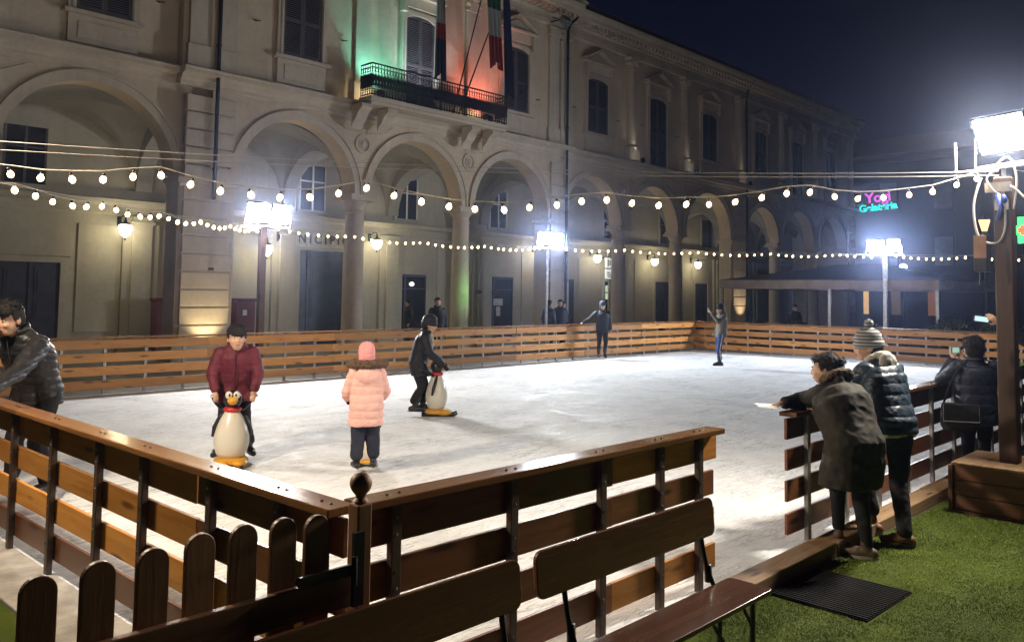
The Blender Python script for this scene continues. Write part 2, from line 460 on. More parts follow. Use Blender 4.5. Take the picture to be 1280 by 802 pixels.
# bays: (centre, radius, front y)
BAYS = [(-4.1, 2.1, YW), (2.6, 2.1, YW), (8.0, 2.1, YW), (13.78, 2.0, YC), (18.35, 2.0, YC), (22.98, 2.0, YC),
        (28.3, 1.95, YW), (32.85, 1.98, YW), (37.75, 2.15, YW), (43.5, 1.9, YW), (48.1, 2.05, YW), (53.05, 2.05, YW)]
EDGE = [-8, -.75, 5.33, 11.0, 16.05, 20.68, 25.68, 30.55, 35.2, 40.8, 45.6, 50.6, 56.4]
for i, (cx, r, yf) in enumerate(BAYS):
    x0, x1 = EDGE[i], EDGE[i+1]
    th = .62
    b = MB(); N = 28
    arc = [(cx-r*math.cos(PI*k/N), ZS+r*math.sin(PI*k/N)) for k in range(N+1)]
    for k in range(N):
        (ax, az), (bx_, bz) = arc[k], arc[k+1]
        b.prism([(ax, az), (bx_, bz), (bx_, ZT), (ax, ZT)], 'y', yf, yf+th)
    if cx-r-x0 > .01: b.bx(x0, cx-r, yf, yf+th, ZS, ZT)
    if x1-cx-r > .01: b.bx(cx+r, x1, yf, yf+th, ZS, ZT)
    HB(b, 'arcade_wall', STUCCO)
    # archivolt ring: two steps, proud of the wall
    a = MB()
    for (ra, rb, pr) in ((r-.005, r+.20, .05), (r+.20, r+.27, .09)):
        for k in range(N):
            t0, t1 = PI*k/N, PI*(k+1)/N
            q = [(cx-ra*math.cos(t0), ZS+ra*math.sin(t0)), (cx-ra*math.cos(t1), ZS+ra*math.sin(t1)), (cx-rb*math.cos(t1), ZS+rb*math.sin(t1)), (cx-rb*math.cos(t0), ZS+rb*math.sin(t0))]
            a.prism(q, 'y', yf-pr, yf+.02)
    HB(a, 'archivolt', STONE)
    # groin vault between facade and inner wall
    v = MB(); n = 16; vs = []; y0 = yf+th
    for jy in range(n+1):
        for ix in range(n+1):
            u = -1+2*ix/n; w = -1+2*jy/n
            hh = max(math.sqrt(max(0, 1-u*u)), math.sqrt(max(0, 1-w*w)))
            vs.append((cx+u*(x1-x0)/2*.93+((x0+x1)/2-cx), y0+(YI-y0)*(w+1)/2, ZS+.02+r*hh*.99))
    v.add(vs, [(jy*(n+1)+ix, jy*(n+1)+ix+1, (jy+1)*(n+1)+ix+1, (jy+1)*(n+1)+ix) for jy in range(n) for ix in range(n)])
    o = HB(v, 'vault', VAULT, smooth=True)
# transverse arches across the walkway
for i, x in enumerate(EDGE[1:-1]):
    yf = YC if 10 < x < 26 else YW
    b = MB(); y0, y1 = yf+.55, YI+.02; cy = (y0+y1)/2; r = (y1-y0)/2-.16; N = 20
    arc = [(cy-r*math.cos(PI*k/N), ZS-.1+r*math.sin(PI*k/N)) for k in range(N+1)]
    for k in range(N):
        b.prism([arc[k], arc[k+1], (arc[k+1][0], ZT), (arc[k][0], ZT)], 'x', x-.24, x+.24)
    b.bx(x-.24, x+.24, y0, cy-r, ZS-.1, ZT); b.bx(x-.24, x+.24, cy+r, y1, ZS-.1, ZT)
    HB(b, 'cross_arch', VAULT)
# supports
def column(x, y, r=.325):
    b = MB()
    b.bx(x-.46, x+.46, y-.46, y+.46, 0, .32)
    b.lathe([(.44, .32), (.46, .38), (.44, .45), (.38, .48), (.40, .53), (.36, .57), (r+.01, .6), (r, 1.2), (r*.985, 2.4), (r*.9, 4.3), (r*.88, 4.42),
             (r*.98, 4.46), (r*.98, 4.5), (r*.89, 4.52), (r*.89, 4.66), (r*1.0, 4.7), (r*1.25, 4.82)], 28, (x, y, 0))
    b.bx(x-.44, x+.44, y-.44, y+.44, 4.83, 4.93); b.bx(x-.40, x+.40, y-.36, y+.36, 4.93, ZS+.02)
    return HB(b, 'column', STONE, smooth='auto')
for x in (16.05, 20.68): column(x, YC+.33)
for x in (-.75, 5.33, 30.55, 35.2, 45.6, 50.6): column(x, YW+.33)
def pier(x0, x1, y, z1=ZT, rust=True):
    b = MB()
    b.bx(x0, x1, y-.02, y+.68, 0, ZS+.02)
    b.bx(x0-.06, x1+.06, y-.09, y+.75, 0, .55)
    # rusticated blocks, proud of the shaft
    z = .58
    while z < ZT-.4:
        h = .43
        b.bx(x0+.12, x1-.12, y-.10, y+.01, z, z+h)
        z += h+.045
    b.bx(x0-.07, x1+.07, y-.14, y+.74, 4.80, 4.95)
    b.bx(x0-.03, x1+.03, y-.12, y+.70, 4.70, 4.79)
    return HB(b, 'pier', STONE, bevel=.012)
for a0, a1, yy in ((10.12, 11.75, YC), (24.99, 26.34, YC), (39.95, 41.58, YW), (55.15, 56.4, YW)): pier(a0, a1, yy)
# spandrel medallions and sunk triangles
for i, x in enumerate(EDGE[1:-1]):
    if x in (11.0, 25.68, 40.8): continue
    yf = YC if 10 < x < 26 else YW
    b = MB(); N = 24
    for (ra, rb, pr) in ((.22, .30, .05), (.0, .16, .03)):
        for k in range(N):
            t0, t1 = 2*PI*k/N, 2*PI*(k+1)/N
            q = [(x+ra*math.cos(t0), 6.62+ra*math.sin(t0)), (x+rb*math.cos(t0), 6.62+rb*math.sin(t0)), (x+rb*math.cos(t1), 6.62+rb*math.sin(t1)), (x+ra*math.cos(t1), 6.62+ra*math.sin(t1))]
            if ra == 0: q = q[1:3]+[q[0]]
            b.prism(q, 'y', yf-pr, yf+.01)
    b.ell((x, yf-.03, 6.62), (.10, .06, .12), 12, 8)
    HB(b, 'medallion', STONE)
    t = MB()
    for sx in (-1, 1):      # raised triangular moulding beside the arch
        P0 = [(x+sx*.14, 7.32), (x+sx*1.25, 7.32), (x+sx*.62, 7.02), (x+sx*.14, 6.98)]
        for a, c in ((0, 1), (1, 2), (2, 3), (3, 0)):
            p, q = P0[a], P0[c]
            t.tube([(p[0], yf-.006, p[1]), (q[0], yf-.006, q[1])], .022, 5)
    HB(t, 'spandrel_moulding', STONE)
# string course above arches
def course(x0, x1, yf, prof, name, m, retl=False, retr=False):
    b = MB(); b.prism([(yf-p, z) for p, z in prof]+[(yf+.05, prof[-1][1]), (yf+.05, prof[0][1])], 'x', x0, x1)
    return HB(b, name, m)
SC = [(0.02, 7.42), (.06, 7.46), (.06, 7.54), (.12, 7.60), (.14, 7.68), (.30, 7.74), (.30, 7.84), (.33, 7.86), (.33, 7.90), (.05, 7.96)]
course(-8, 10.05, YW, SC, 'string_course', STONE); course(10.05, 26.4, YC, SC, 'string_course', STONE); course(26.4, 56.6, YW, SC, 'string_course', STONE)
# upper wall
HB(MB().bx(-8, 10.1, YW+.01, YW+.6, ZT, 13.3), 'upper_wall', STUCCO)
HB(MB().bx(10.1, 26.35, YC+.01, YC+.6, ZT, 13.3), 'upper_wall', STUCCO)
HB(MB().bx(26.35, 56.4, YW+.01, YW+.6, ZT, 13.3), 'upper_wall', STUCCO)
HB(MB().bx(55.8, 56.41, YW+.6, 34, 0, 13.3).bx(-8, 55.8, 33.6, 34, 0, 13.3), 'side_wall', STUCCO)
# main cornice with dentils
CP = [(0.02, 12.62), (.07, 12.66), (.07, 12.85), (.03, 12.88), (.03, 13.05), (.16, 13.10), (.16, 13.26), (.52, 13.32), (.55, 13.46), (.62, 13.55), (.66, 13.66), (.66, 13.70), (.0, 13.8)]
for a0, a1, yf in ((-8, 10.0, YW), (10.0, 26.5, YC), (26.5, 56.9, YW)):
    course(a0, a1, yf, CP, 'cornice', STONE)
    d = MB(); x = a0+.1
    while x < a1-.15:
        d.bx(x, x+.13, yf-.44, yf-.155, 13.12, 13.30); x += .30
    HB(d, 'modillion_row', STONE)['kind'] = 'stuff'
rf = MB(); rf.add([(-8,21.2,13.82),(57,21.2,13.82),(57,27.8,16.3),(-8,27.8,16.3),(-8,34.2,13.82),(57,34.2,13.82)], [(0,1,2,3),(3,2,5,4)])
HB(rf, 'roof', plain('roof_tiles', (.09, .05, .04), .9))
pd = MB(); pd.prism([(10.0, 13.82), (26.5, 13.82), (18.3, 16.9)], 'y', YC-.1, YC+.5)
pd.prism([(9.7, 13.83), (10.3, 13.83), (18.3, 16.85), (26.2, 13.83), (26.8, 13.83), (18.3, 17.3)], 'y', YC-.6, YC-.105)
HB(pd, 'gable', STONE)
# pilasters / engaged columns of the upper floor
def pilaster(x, yf, w=.55, pr=.10, double=False):
    b = MB()
    b.bx(x-w/2-.06, x+w/2+.06, yf-pr-.05, yf+.02, 7.97, 8.55)
    b.bx(x-w/2, x+w/2, yf-pr, yf+.02, 8.55, 12.05)
    b.bx(x-w/2-.04, x+w/2+.04, yf-pr-.03, yf+.02, 12.05, 12.11)
    b.bx(x-w/2+.01, x+w/2-.01, yf-pr-.04, yf+.02, 12.12, 12.44)
    for sx in (-1, 1): b.tube([(x+sx*w*.42, yf-pr-.09, 12.33), (x+sx*w*.42, yf+.0, 12.33)], .10, 12)
    b.bx(x-w/2-.10, x+w/2+.10, yf-pr-.09, yf+.02, 12.45, 12.58)
    return HB(b, 'pilaster', STONE, bevel=.008)
def halfcol(x, yf):
    b = MB()
    b.bx(x-.42, x+.42, yf-.30, yf+.02, 7.97, 8.5)
    b.lathe([(.30, 8.5), (.32, 8.56), (.28, 8.62), (.25, 8.66), (.25, 9.6), (.22, 12.0), (.25, 12.03), (.25, 12.08), (.22, 12.1), (.24, 12.3), (.33, 12.42)], 24, (x, yf-.02, 0))
    for sx in (-1, 1): b.tube([(x+sx*.25, yf-.30, 12.34), (x+sx*.25, yf, 12.34)], .10, 12)
    b.bx(x-.38, x+.38, yf-.34, yf+.02, 12.45, 12.58)
    return HB(b, 'half_column', STONE, smooth='auto')
for x, yf in ((-.7, YW), (5.2, YW), (15.9, YC), (20.75, YC)): pilaster(x, yf)
pilaster(10.55, YC, .62); pilaster(11.35, YC, .55, .07); pilaster(25.25, YC, .55, .07); pilaster(25.95, YC, .6)
for x in (30.9, 35.4, 45.8, 50.4): halfcol(x, YW)
halfcol(40.75, YW); pilaster(41.5, YW, .4, .07); pilaster(55.85, YW, .75)
# windows of the upper floor
LOUV = {}
def shutter_mesh(w, h):
    key = (round(w, 2), round(h, 2))
    if key in LOUV: return LOUV[key]
    b = MB(); f = .07
    b.bx(0, f, -.045, 0, 0, h); b.bx(w-f, w, -.045, 0, 0, h); b.bx(f, w-f, -.045, 0, 0, .10); b.bx(f, w-f, -.045, 0, h-.08, h); b.bx(f, w-f, -.045, 0, h*.45, h*.45+.09)
    z = .13
    while z < h-.1:
        b.box((w/2, -.02, z), (w-2*f, .045, .012), rx=R(38)); z += .06
    me = b.mesh('shutter'); me.materials.append(SHUT); LOUV[key] = me; return me
def up_window(x, yf, z0, w=1.35, h=2.3, door=False, ped=True, wm=None):
    c = Vector((x, yf, 0))
    b = MB(); z1 = z0+h; fr = .20
    b.bx(x-w/2-fr, x-w/2, yf-.09, yf+.02, z0-.02, z1+.16); b.bx(x+w/2, x+w/2+fr, yf-.09, yf+.02, z0-.02, z1+.16)
    b.bx(x-w/2, x+w/2, yf-.09, yf+.02, z1+.04, z1+.18)
    b.bx(x-w/2-.10, x-w/2-.03, yf-.115, yf, z0, z1+.14); b.bx(x+w/2+.03, x+w/2+.10, yf-.115, yf, z0, z1+.14)
    # segmental head
    N = 10
    for k in range(N):
        u0, u1 = -1+2*k/N, -1+2*(k+1)/N
        f = lambda u: z1+.04-.16*u*u
        b.prism([(x+u0*w/2, f(u0)), (x+u1*w/2, f(u1)), (x+u1*w/2, z1+.06), (x+u0*w/2, z1+.06)], 'y', yf-.085, yf+.01)
    fo = HB(b, 'window_frame', wm or STONE, bevel=.006)
    g = HB(MB().bx(x-w/2, x+w/2, yf+.003, yf+.009, z0, z1+.03), 'window_pane', GLASSD)
    for sx in (0, 1):
        o = inst('shutter', shutter_mesh(w/2-.01, h), hall, hall_off+Vector((x-w/2+sx*(w/2)+.005, yf-.01, z0)))
    if ped:
        p = MB(); zz = z1+.26
        p.bx(x-w/2-.22, x+w/2+.22, yf-.12, yf+.02, zz, zz+.34)
        p.bx(x-w/2-.34, x+w/2+.34, yf-.30, yf+.02, zz+.35, zz+.44)
        for sx in (-1, 1): p.bx(x+sx*(w/2+.17)-.09, x+sx*(w/2+.17)+.09, yf-.24, yf-.005, zz-.22, zz+.345)
        p.prism([(x-w/2-.25, zz+.445), (x+w/2+.25, zz+.445), (x, zz+.86)], 'y', yf-.12, yf+.02)
        for sx in (-1, 1):
            p.prism([(x+sx*(w/2+.38), zz+.445), (x+sx*(w/2+.38), zz+.54), (x, zz+1.06), (x, zz+.93)], 'y', yf-.30, yf-.0)
        HB(p, 'pediment', wm or STONE, bevel=.006)
    if not door:
        s = MB(); s.bx(x-w/2-.30, x+w/2+.30, yf-.20, yf+.02, z0-.13, z0-.03)
        s.bx(x-w/2-.18, x+w/2+.18, yf-.08, yf+.02, 8.02, z0-.14)
        s.bx(x-w/2+.05, x+w/2-.05, yf-.105, yf-.07, 8.14, z0-.28)
        HB(s, 'window_sill', wm or STONE, bevel=.006)
up_window(2.4, YW, 8.85); up_window(8.15, YW, 8.85); up_window(-4, YW, 8.85)
up_window(13.72, YC, 8.87, 1.3); up_window(18.3, YC, 8.12, 1.25, 3.1, True); up_window(23.05, YC, 8.85, 1.35, 2.4)
up_window(28.5, YW, 8.84, 1.4); up_window(33.1, YW, 8.0, 1.4, 3.1, True); up_window(37.75, YW, 8.84, 1.4)
up_window(43.2, YW, 8.75, 1.4); up_window(47.8, YW, 8.0, 1.4, 3.1, True); up_window(52.6, YW, 8.84, 1.4)
# iron wall hooks
h = MB()
for x, z in ((9.55, 9.55), (12.2, 9.65), (15.2, 9.75), (24.3, 9.5), (26.9, 9.7), (29.95, 9.6), (31.8, 9.7), (34.7, 9.6), (36.1, 9.7)):
    yf = YC if 10 < x < 26 else YW
    h.box((x, yf-.07, z), (.22, .025, .025), rx=0, ry=-.1); h.box((x, yf-.03, z), (.02, .08, .02))
HB(h, 'wall_hook', IRON)
# downpipes
def pipe(pts, r=.055):
    b = MB(); b.tube(pts, r, 10)
    for z in (2.5, 5.2, 8.6, 11.4): b.lathe([(r+.02, 0), (r+.02, .06)], 10, (pts[-1][0], pts[-1][1], z))
    HB(b, 'downpipe', IRON, smooth='auto')
pipe([(11.02, YC-.60, 13.5), (11.02, YC-.3, 13.1), (11.02, YC-.22, 12.8), (11.02, YC-.22, 5.2), (11.02, YC-.2, 4.4)])
pipe([(26.45, YW-.68, 13.6), (26.35, YW-.66, 13.2), (26.0, YC-.3, 12.9), (25.9, YC-.22, 12.6), (25.9, YC-.22, .2)])
pipe([(41.45, YW-.6, 13.6), (41.4, YW-.3, 13.1), (41.35, YW-.2, 12.7), (41.35, YW-.2, .2)])

# ---- inner wall of the arcade
iw = MB().bx(-8, 56, YI+.01, YI+.4, 0, 7.5)
HB(iw, 'inner_wall', PORCH)
e = MB(); e.prism([(YI-.02, 4.15), (YI-.05, 4.2), (YI-.05, 4.42), (YI-.20, 4.5), (YI-.24, 4.62), (YI+.02, 4.66)], 'x', -8, 56)
HB(e, 'inner_cornice', PORCH)
for x in EDGE[1:-1]+[]:
    b = MB()
    b.bx(x-.55, x+.55, YI-.10, YI+.02, 0, 4.148); b.bx(x-.30, x+.30, YI-.18, YI, .3, 4.14); b.bx(x-.62, x+.62, YI-.14, YI+.02, 0, .5)
    b.bx(x-.36, x+.36, YI-.23, YI, 3.9, 4.0)
    HB(b, 'inner_pilaster', PORCH, bevel=.006)
HB(MB().bx(-8, 56.2, YW-.6, YI, -.1, .06), 'arcade_floor', CONC)
def opening(x0, x1, z1, name='doorway', lit=None, leaf=True, frame=True, sign=False):
    b = MB(); f = .16
    if frame:
        b.bx(x0-f, x0, YI-.07, YI+.02, .06, z1+f); b.bx(x1, x1+f, YI-.07, YI+.02, .06, z1+f); b.bx(x0, x1, YI-.07, YI+.02, z1, z1+f)
        b.bx(x0-f-.12, x1+f+.12, YI-.04, YI+.015, z1+f+.02, z1+f+.8)
        HB(b, name+'_frame', PORCH, bevel=.006)
    d = HB(MB().bx(x0, x1, YI-.012, YI+.006, .06, z1), name, DOORP if leaf else GLASSD)
    p = MB(); w = x1-x0
    if leaf:
        for sx in (0, 1):
            a = x0+sx*w/2
            for z0_, z1_ in ((.25, .95), (1.1, z1*.62), (z1*.66, z1-.15)):
                if z1_-z0_ > .15:
                    p.bx(a+.12, a+w/2-.12, YI-.035, YI-.01, z0_, z1_); p.bx(a+.2, a+w/2-.2, YI-.05, YI-.03, z0_+.08, z1_-.08)
        p.bx(x0+w/2-.03, x0+w/2+.03, YI-.045, YI-.01, .06, z1)
    else:
        for t_ in (0, .47, 1): p.bx(x0+t_*w-.04*(t_ > 0)-(.0 if t_ else 0), x0+t_*w+.05*(t_ < 1), YI-.05, YI-.01, .06, z1)
        p.bx(x0, x1, YI-.045, YI-.01, z1-.10, z1); p.bx(x0, x1, YI-.045, YI-.01, .06, .3); p.bx(x0, x1, YI-.044, YI-.01, z1*.78, z1*.78+.05)
    HB(p, 'door_panel', DOORP)
opening(7.2, 8.75, 2.68); opening(15.45, 18.45, 3.42, 'great_door'); opening(20.45, 22.5, 2.68, leaf=False); opening(25.3, 27.6, 2.7, leaf=False)
opening(31.25, 31.95, 2.7, frame=False); opening(34.35, 36.1, 2.65, leaf=False); opening(38.9, 40.4, 2.72); opening(43.0, 44.4, 2.7); opening(47.5, 49, 2.7); opening(1.2, 3.2, 2.7)
def inner_window(x, z0=4.86, w=1.05, h=1.6, arch=False):
    b = MB(); b.bx(x-w/2-.1, x+w/2+.1, YI-.05, YI+.01, z0-.1, z0+h+.1)
    HB(b, 'upper_window_frame', PORCH, bevel=.006)
    HB(MB().bx(x-w/2, x+w/2, YI-.056, YI-.052, z0, z0+h), 'upper_window_pane', GLASSD)
    c = MB(); c.bx(x-.035, x+.035, YI-.08, YI-.057, z0, z0+h); c.bx(x-w/2, x+w/2, YI-.075, YI-.057, z0+h*.62, z0+h*.62+.05)
    for sx in (-1, 1): c.bx(x+sx*w/2-.03, x+sx*w/2+.03, YI-.08, YI-.057, z0, z0+h)
    HB(c, 'window_bars', WHITEP if 12 < x < 30 else SHUT)
for x in (2.6, 7.7, 17.05, 21.4, 26.6, 34.8, 39.9, 44.3, 48.6, 53): inner_window(x)
# wall panels between pilasters
b = MB()
for x0, x1 in ((9.2, 10.3), (12.3, 14.6), (19.0, 19.9), (23.1, 24.6), (28.2, 29.6), (32.3, 33.7), (37, 38.3), (41.6, 42.5)):
    HB(MB().bx(x0, x1, YI-.03, YI+.015, .7, 3.85), 'wall_panel', PORCH, bevel=.006)
# papers stuck on the glass door
b = MB(); b.bx(26.35, 26.95, YI-.062, YI-.055, 1.45, 1.75); b.bx(26.55, 26.8, YI-.062, YI-.055, 1.0, 1.40); b.bx(25.45, 25.85, YI-.062, YI-.055, 1.2, 1.9)
HB(b, 'paper_notice', plain('paper', (.5, .5, .47), .8, bmp=0))
# lit shop door panes
b = MB(); b.bx(34.45, 35.1, YI-.03, YI-.02, 1.75, 2.45)
HB(b, 'lit_pane', emit('lit_shop_pane', (.75, .9, .6), .5))
b = MB(); b.bx(20.55, 21.25, YI-.03, YI-.02, .35, 2.4)
HB(b, 'lit_pane', emit('dim_shop_pane', (.35, .42, .40), .09))
HB(MB().ell((21.75, YI-.06, 2.3), (.10, .03, .07)), 'lit_pane', emit('small_ceiling_spot', (1, .95, .8), 7))
# sign over the great door
sg = thing('town_hall_sign', 'cream signboard lettered MUNICIPIO above the wide dark blue door', 'sign', (17.0, YI-.10, 3.80))
MB().box((0, 0, 0), (3.5, .05, .52)).build('signboard', plain('sign_cream', (.55, .52, .42), .7, bmp=.05), sg, bevel=.004)
lt = inst('lettering', text_mesh('MUNICIPIO', .44, .012, plain('letter_bronze', (.10, .07, .05), .5, bmp=0), spacing=1.5, bold=.008, align='LEFT'), sg, (-1.42, -.038, 0)); lt.rotation_euler.x = PI/2
hs = thing('hanging_sign', 'two stacked white panels with dark figures beside the fourth wall lamp', 'sign', (34.2, YI-.45, 3.28))
SGN = emit('sign_white', (.85, .88, .85), .55)
MB().box((0, 0, .29), (.62, .08, .50)).box((0, 0, -.27), (.62, .08, .48)).build('signboard', SGN, hs, bevel=.005)
MB().box((0, 0, .55), (.68, .1, .03)).box((0, 0, .015), (.68, .1, .03)).box((0, 0, -.53), (.68, .1, .03)).box((0, .22, .56), (.05, .42, .04)).build('sign_frame', BLACKST, hs)
hb = MB().box((-.15, -.05, .29), (.07, .01, .34)).box((.15, -.05, .29), (.07, .01, .34)).box((0, -.05, .29), (.08, .01, .26))
hb.box((-.12, -.05, -.2), (.2, .01, .05)).box((.13, -.05, -.2), (.16, .01, .05)).box((0, -.05, -.3), (.42, .01, .05)).box((0, -.05, -.4), (.36, .01, .05)); hb.build('lettering', BLACKST, hs)

# lamps on the inner wall
LAMPG = emit('lantern_glass', (1.0, .90, .62), 9)
def wall_lamp(x, z, label, pw=34, r=.185):
    t = thing('wall_lamp', label, 'lamp', (x, YI-.18, z), 0, 'globe lamps on the arcade wall')
    MB().lathe([(.05, -.24), (.02, -.22), (.09, -.19), (r*.75, -.14), (r, -.02), (r*1.05, .08), (r*.9, .13), (.05, .14)], 20, (0, -.30, 0)).build('lamp_globe', LAMPG, t, smooth=True)
    b = MB(); b.lathe([(.16, .14), (.12, .19), (.05, .22), (.02, .36)], 14, (0, -.30, 0)); b.tube([(0, .16, .30), (0, -.1, .42), (0, -.27, .40), (0, -.30, .32)], .018, 6); b.tube([(0, -.30, .36), (0, -.30, -.33)], .012, 6); b.box((0, .16, .25), (.12, .03, .3))
    b.lathe([(.012, -.33), (.03, -.29), (.03, -.24)], 8, (0, -.30, 0))
    b.build('lamp_bracket', IRON, t)
    l = bpy.data.lights.new('lamp_light', 'POINT'); l.energy = pw; l.color = (1, .86, .55); l.shadow_soft_size = .12
    lo = bpy.data.objects.new('lamp_light', l); COL.objects.link(lo); lo.parent = t; lo.location = (0, -.62, -.02)
for x, z, lb in ((10.35, 3.72, 'glowing glass globe lamp on the wall behind the leftmost arch'), (15.05, 3.35, 'globe lamp left of the wide blue door, just below the leftmost floodlights'),
                 (19.65, 3.78, 'glowing globe lamp right of the wide blue door'), (33.2, 3.77, 'globe lamp beside the hanging white sign'),
                 (38.2, 3.79, 'globe lamp between the hanging sign and the far pier'), (42.6, 3.77, 'farthest globe lamp, right behind the tent corner post')):
    wall_lamp(x, z, lb)
wall_lamp(28.95, 3.8, 'globe lamp half hidden behind the middle pair of floodlights')
# red bins / notice cabinets
def cabinet(x, label):
    t = thing('notice_cabinet', label, 'cabinet', (x, YI-.75, .06), 0, 'dark red cabinets in the arcade')
    MB().bx(-.33, .33, -.2, .2, .1, 1.55).build('cabinet_body', REDP, t, bevel=.03)
    MB().bx(-.36, .36, -.23, .23, 1.55, 1.65).build('lid', REDP, t, bevel=.02)
    MB().bx(-.28, -.2, -.15, .15, 0, .1).bx(.2, .28, -.15, .15, 0, .1).build('feet', BLACKST, t)
    MB().bx(-.12, .02, -.212, -.2, 1.1, 1.28).build('paper_label', WHITEP, t)
cabinet(11.5, 'dark red cabinet left of the rusticated pier'); cabinet(14.1, 'dark red cabinet between the pier and the wide blue door')

# ---- balcony
bal = thing('balcony', 'stone balcony with a black wrought-iron railing above the middle arch', 'balcony', (18.65, YC, 7.9))
X0, X1, YB = -3.05, 3.05, -.98
def BB(mb, n, m, **k): return mb.build(n, m, bal, **k)
s = MB(); s.bx(X0, X1, YB, -.34, -.06, .08); s.bx(X0+.06, X1-.06, YB+.06, -.335, -.16, -.065); BB(s, 'balcony_slab', STONE, bevel=.01)
for cx in (-2.6, 2.05):
    for dx in (-.5, .5):
        c = MB()
        pts = [(-.335, -.17), (YB+.12, -.17), (YB+.10, -.30), (YB+.30, -.42), (YB+.42, -.62), (-.42, -.72), (-.335, -.9)]
        c.prism(pts, 'x', cx+dx-.2, cx+dx+.2); BB(c, 'console', STONE, bevel=.01)
r_ = MB()
def rail_run(p, q, n):
    P = Vector(p); Q = Vector(q)
    for z, rr in ((.14, .02), (.30, .012), (.98, .014), (1.10, .028)): r_.tube([(P.x, P.y, z), (Q.x, Q.y, z)], rr, 6)
    for i in range(n+1):
        c = P.lerp(Q, i/n)
        r_.tube([(c.x, c.y, .08), (c.x, c.y, .3), (c.x, c.y, .42), (c.x, c.y, .55), (c.x, c.y, .66), (c.x, c.y, .8), (c.x, c.y, 1.1)], [.010, .012, .030, .018, .034, .014, .010], 6)
        d = (Q-P).normalized()*((Q-P).length/n*.5)
        if i < n:
            m_ = c+d
            # scroll ring between bars
            pts = [(m_.x+d.normalized().x*.045*math.cos(a), m_.y+d.normalized().y*.045*math.cos(a), .2+.055*math.sin(a)) for a in [2*PI*k/8 for k in range(9)]]
            r_.tube(pts, .008, 4, False)
            pts = [(m_.x+d.normalized().x*.045*math.cos(a), m_.y+d.normalized().y*.045*math.cos(a), .9+.06*math.sin(a)) for a in [2*PI*k/8 for k in range(9)]]
            r_.tube(pts, .008, 4, False)
            r_.tube([(m_.x, m_.y, .3), (m_.x, m_.y, .45), (m_.x, m_.y, .7), (m_.x, m_.y, .84)], [.004, .028, .028, .004], 5)
rail_run((X0+.06, YB+.05, 0), (X1-.06, YB+.05, 0), 52); rail_run((X0+.06, -.36, 0), (X0+.06, YB+.05, 0), 5); rail_run((X1-.06, -.36, 0), (X1-.06, YB+.05, 0), 5)
BB(r_, 'railing', IRON)
def spot(name, loc, target, col, power, ang, label, group=None, emitc=None, r=.10, blend=.8):
    t = thing('spotlight', label, 'spotlight', loc, 0, group)
    d = (Vector(target)-Vector(loc)).normalized(); q = d.to_track_quat('-Z', 'Y')
    h_ = MB().lathe([(r*.7, .16), (r, .10), (r, .0), (r*.95, -.02)], 14).build('lamp_housing', BLACKST, t, smooth='auto'); h_.rotation_mode = 'QUATERNION'; h_.rotation_quaternion = q
    g_ = MB().lathe([(.001, -.012), (r*.85, -.012), (r*.85, -.022), (.001, -.022)], 14).build('lens', emitc or emit('spot_lens_%d%d%d' % (col[0]*9, col[1]*9, col[2]*9), col, 8), t); g_.rotation_mode = 'QUATERNION'; g_.rotation_quaternion = q
    MB().box((0, 0, -r*.9), (.05, .05, r*1.6)).box((0, 0, -r*1.7), (.14, .12, .015)).build('bracket', BLACKST, t)
    l = bpy.data.lights.new('lamp_light', 'SPOT'); l.energy = power; l.color = col; l.spot_size = R(ang); l.spot_blend = blend; l.shadow_soft_size = .05
    lo = bpy.data.objects.new('lamp_light', l); COL.objects.link(lo); lo.parent = t; lo.location = d*.05; lo.rotation_mode = 'QUATERNION'; lo.rotation_quaternion = q
    return t
GRP = 'coloured uplights on the balcony'
spot('g', (16.2, 20.98, 8.2), (16.55, 21.7, 10.2), (.26, 1.0, .84), 210, 110, 'green uplight at the left end of the balcony', GRP)
spot('w', (18.3, 20.98, 8.2), (18.3, 21.7, 10.4), (.74, .80, 1.0), 260, 95, 'white uplight below the balcony door', GRP)
spot('r', (21.0, 20.98, 8.2), (20.9, 21.7, 9.7), (1.0, .24, .19), 230, 110, 'red uplight at the right end of the balcony', GRP)
WG = 'warm lamps on the town hall front'
spot('c1', (16.05, 20.95, 8.15), (15.95, 21.35, 8.1), (1.0, .84, .5), 16, 120, 'small warm lamp behind the left balcony corner', WG)
spot('c2', (20.7, 20.95, 8.15), (20.7, 21.35, 8.1), (1.0, .84, .5), 16, 120, 'small warm lamp behind the right part of the balcony rail', WG)
spot('p1', (10.95, 21.05, .35), (10.95, 21.6, 1.6), (1.0, .80, .46), 90, 90, 'warm uplight at the foot of the rusticated pier', WG)
spot('p3', (40.75, 21.2, .35), (40.75, 21.9, 2.6), (1.0, .78, .5), 150, 70, 'warm uplight at the foot of the far pier, beside the tent', WG)
spot('u1', (30.9, 21.3, 7.98), (30.9, 21.75, 9.2), (1.0, .92, .8), 16, 50, 'small uplight on the ledge below the first half column right of the downpipe', WG)
spot('u2', (35.4, 21.3, 7.98), (35.4, 21.75, 9.2), (1.0, .92, .8), 8, 50, 'small uplight on the ledge below the second half column right of the downpipe', WG)
spot('u3', (40.75, 21.3, 7.98), (40.75, 21.75, 9.4), (1.0, .85, .7), 12, 50, 'small uplight on the ledge at the far pier', WG)
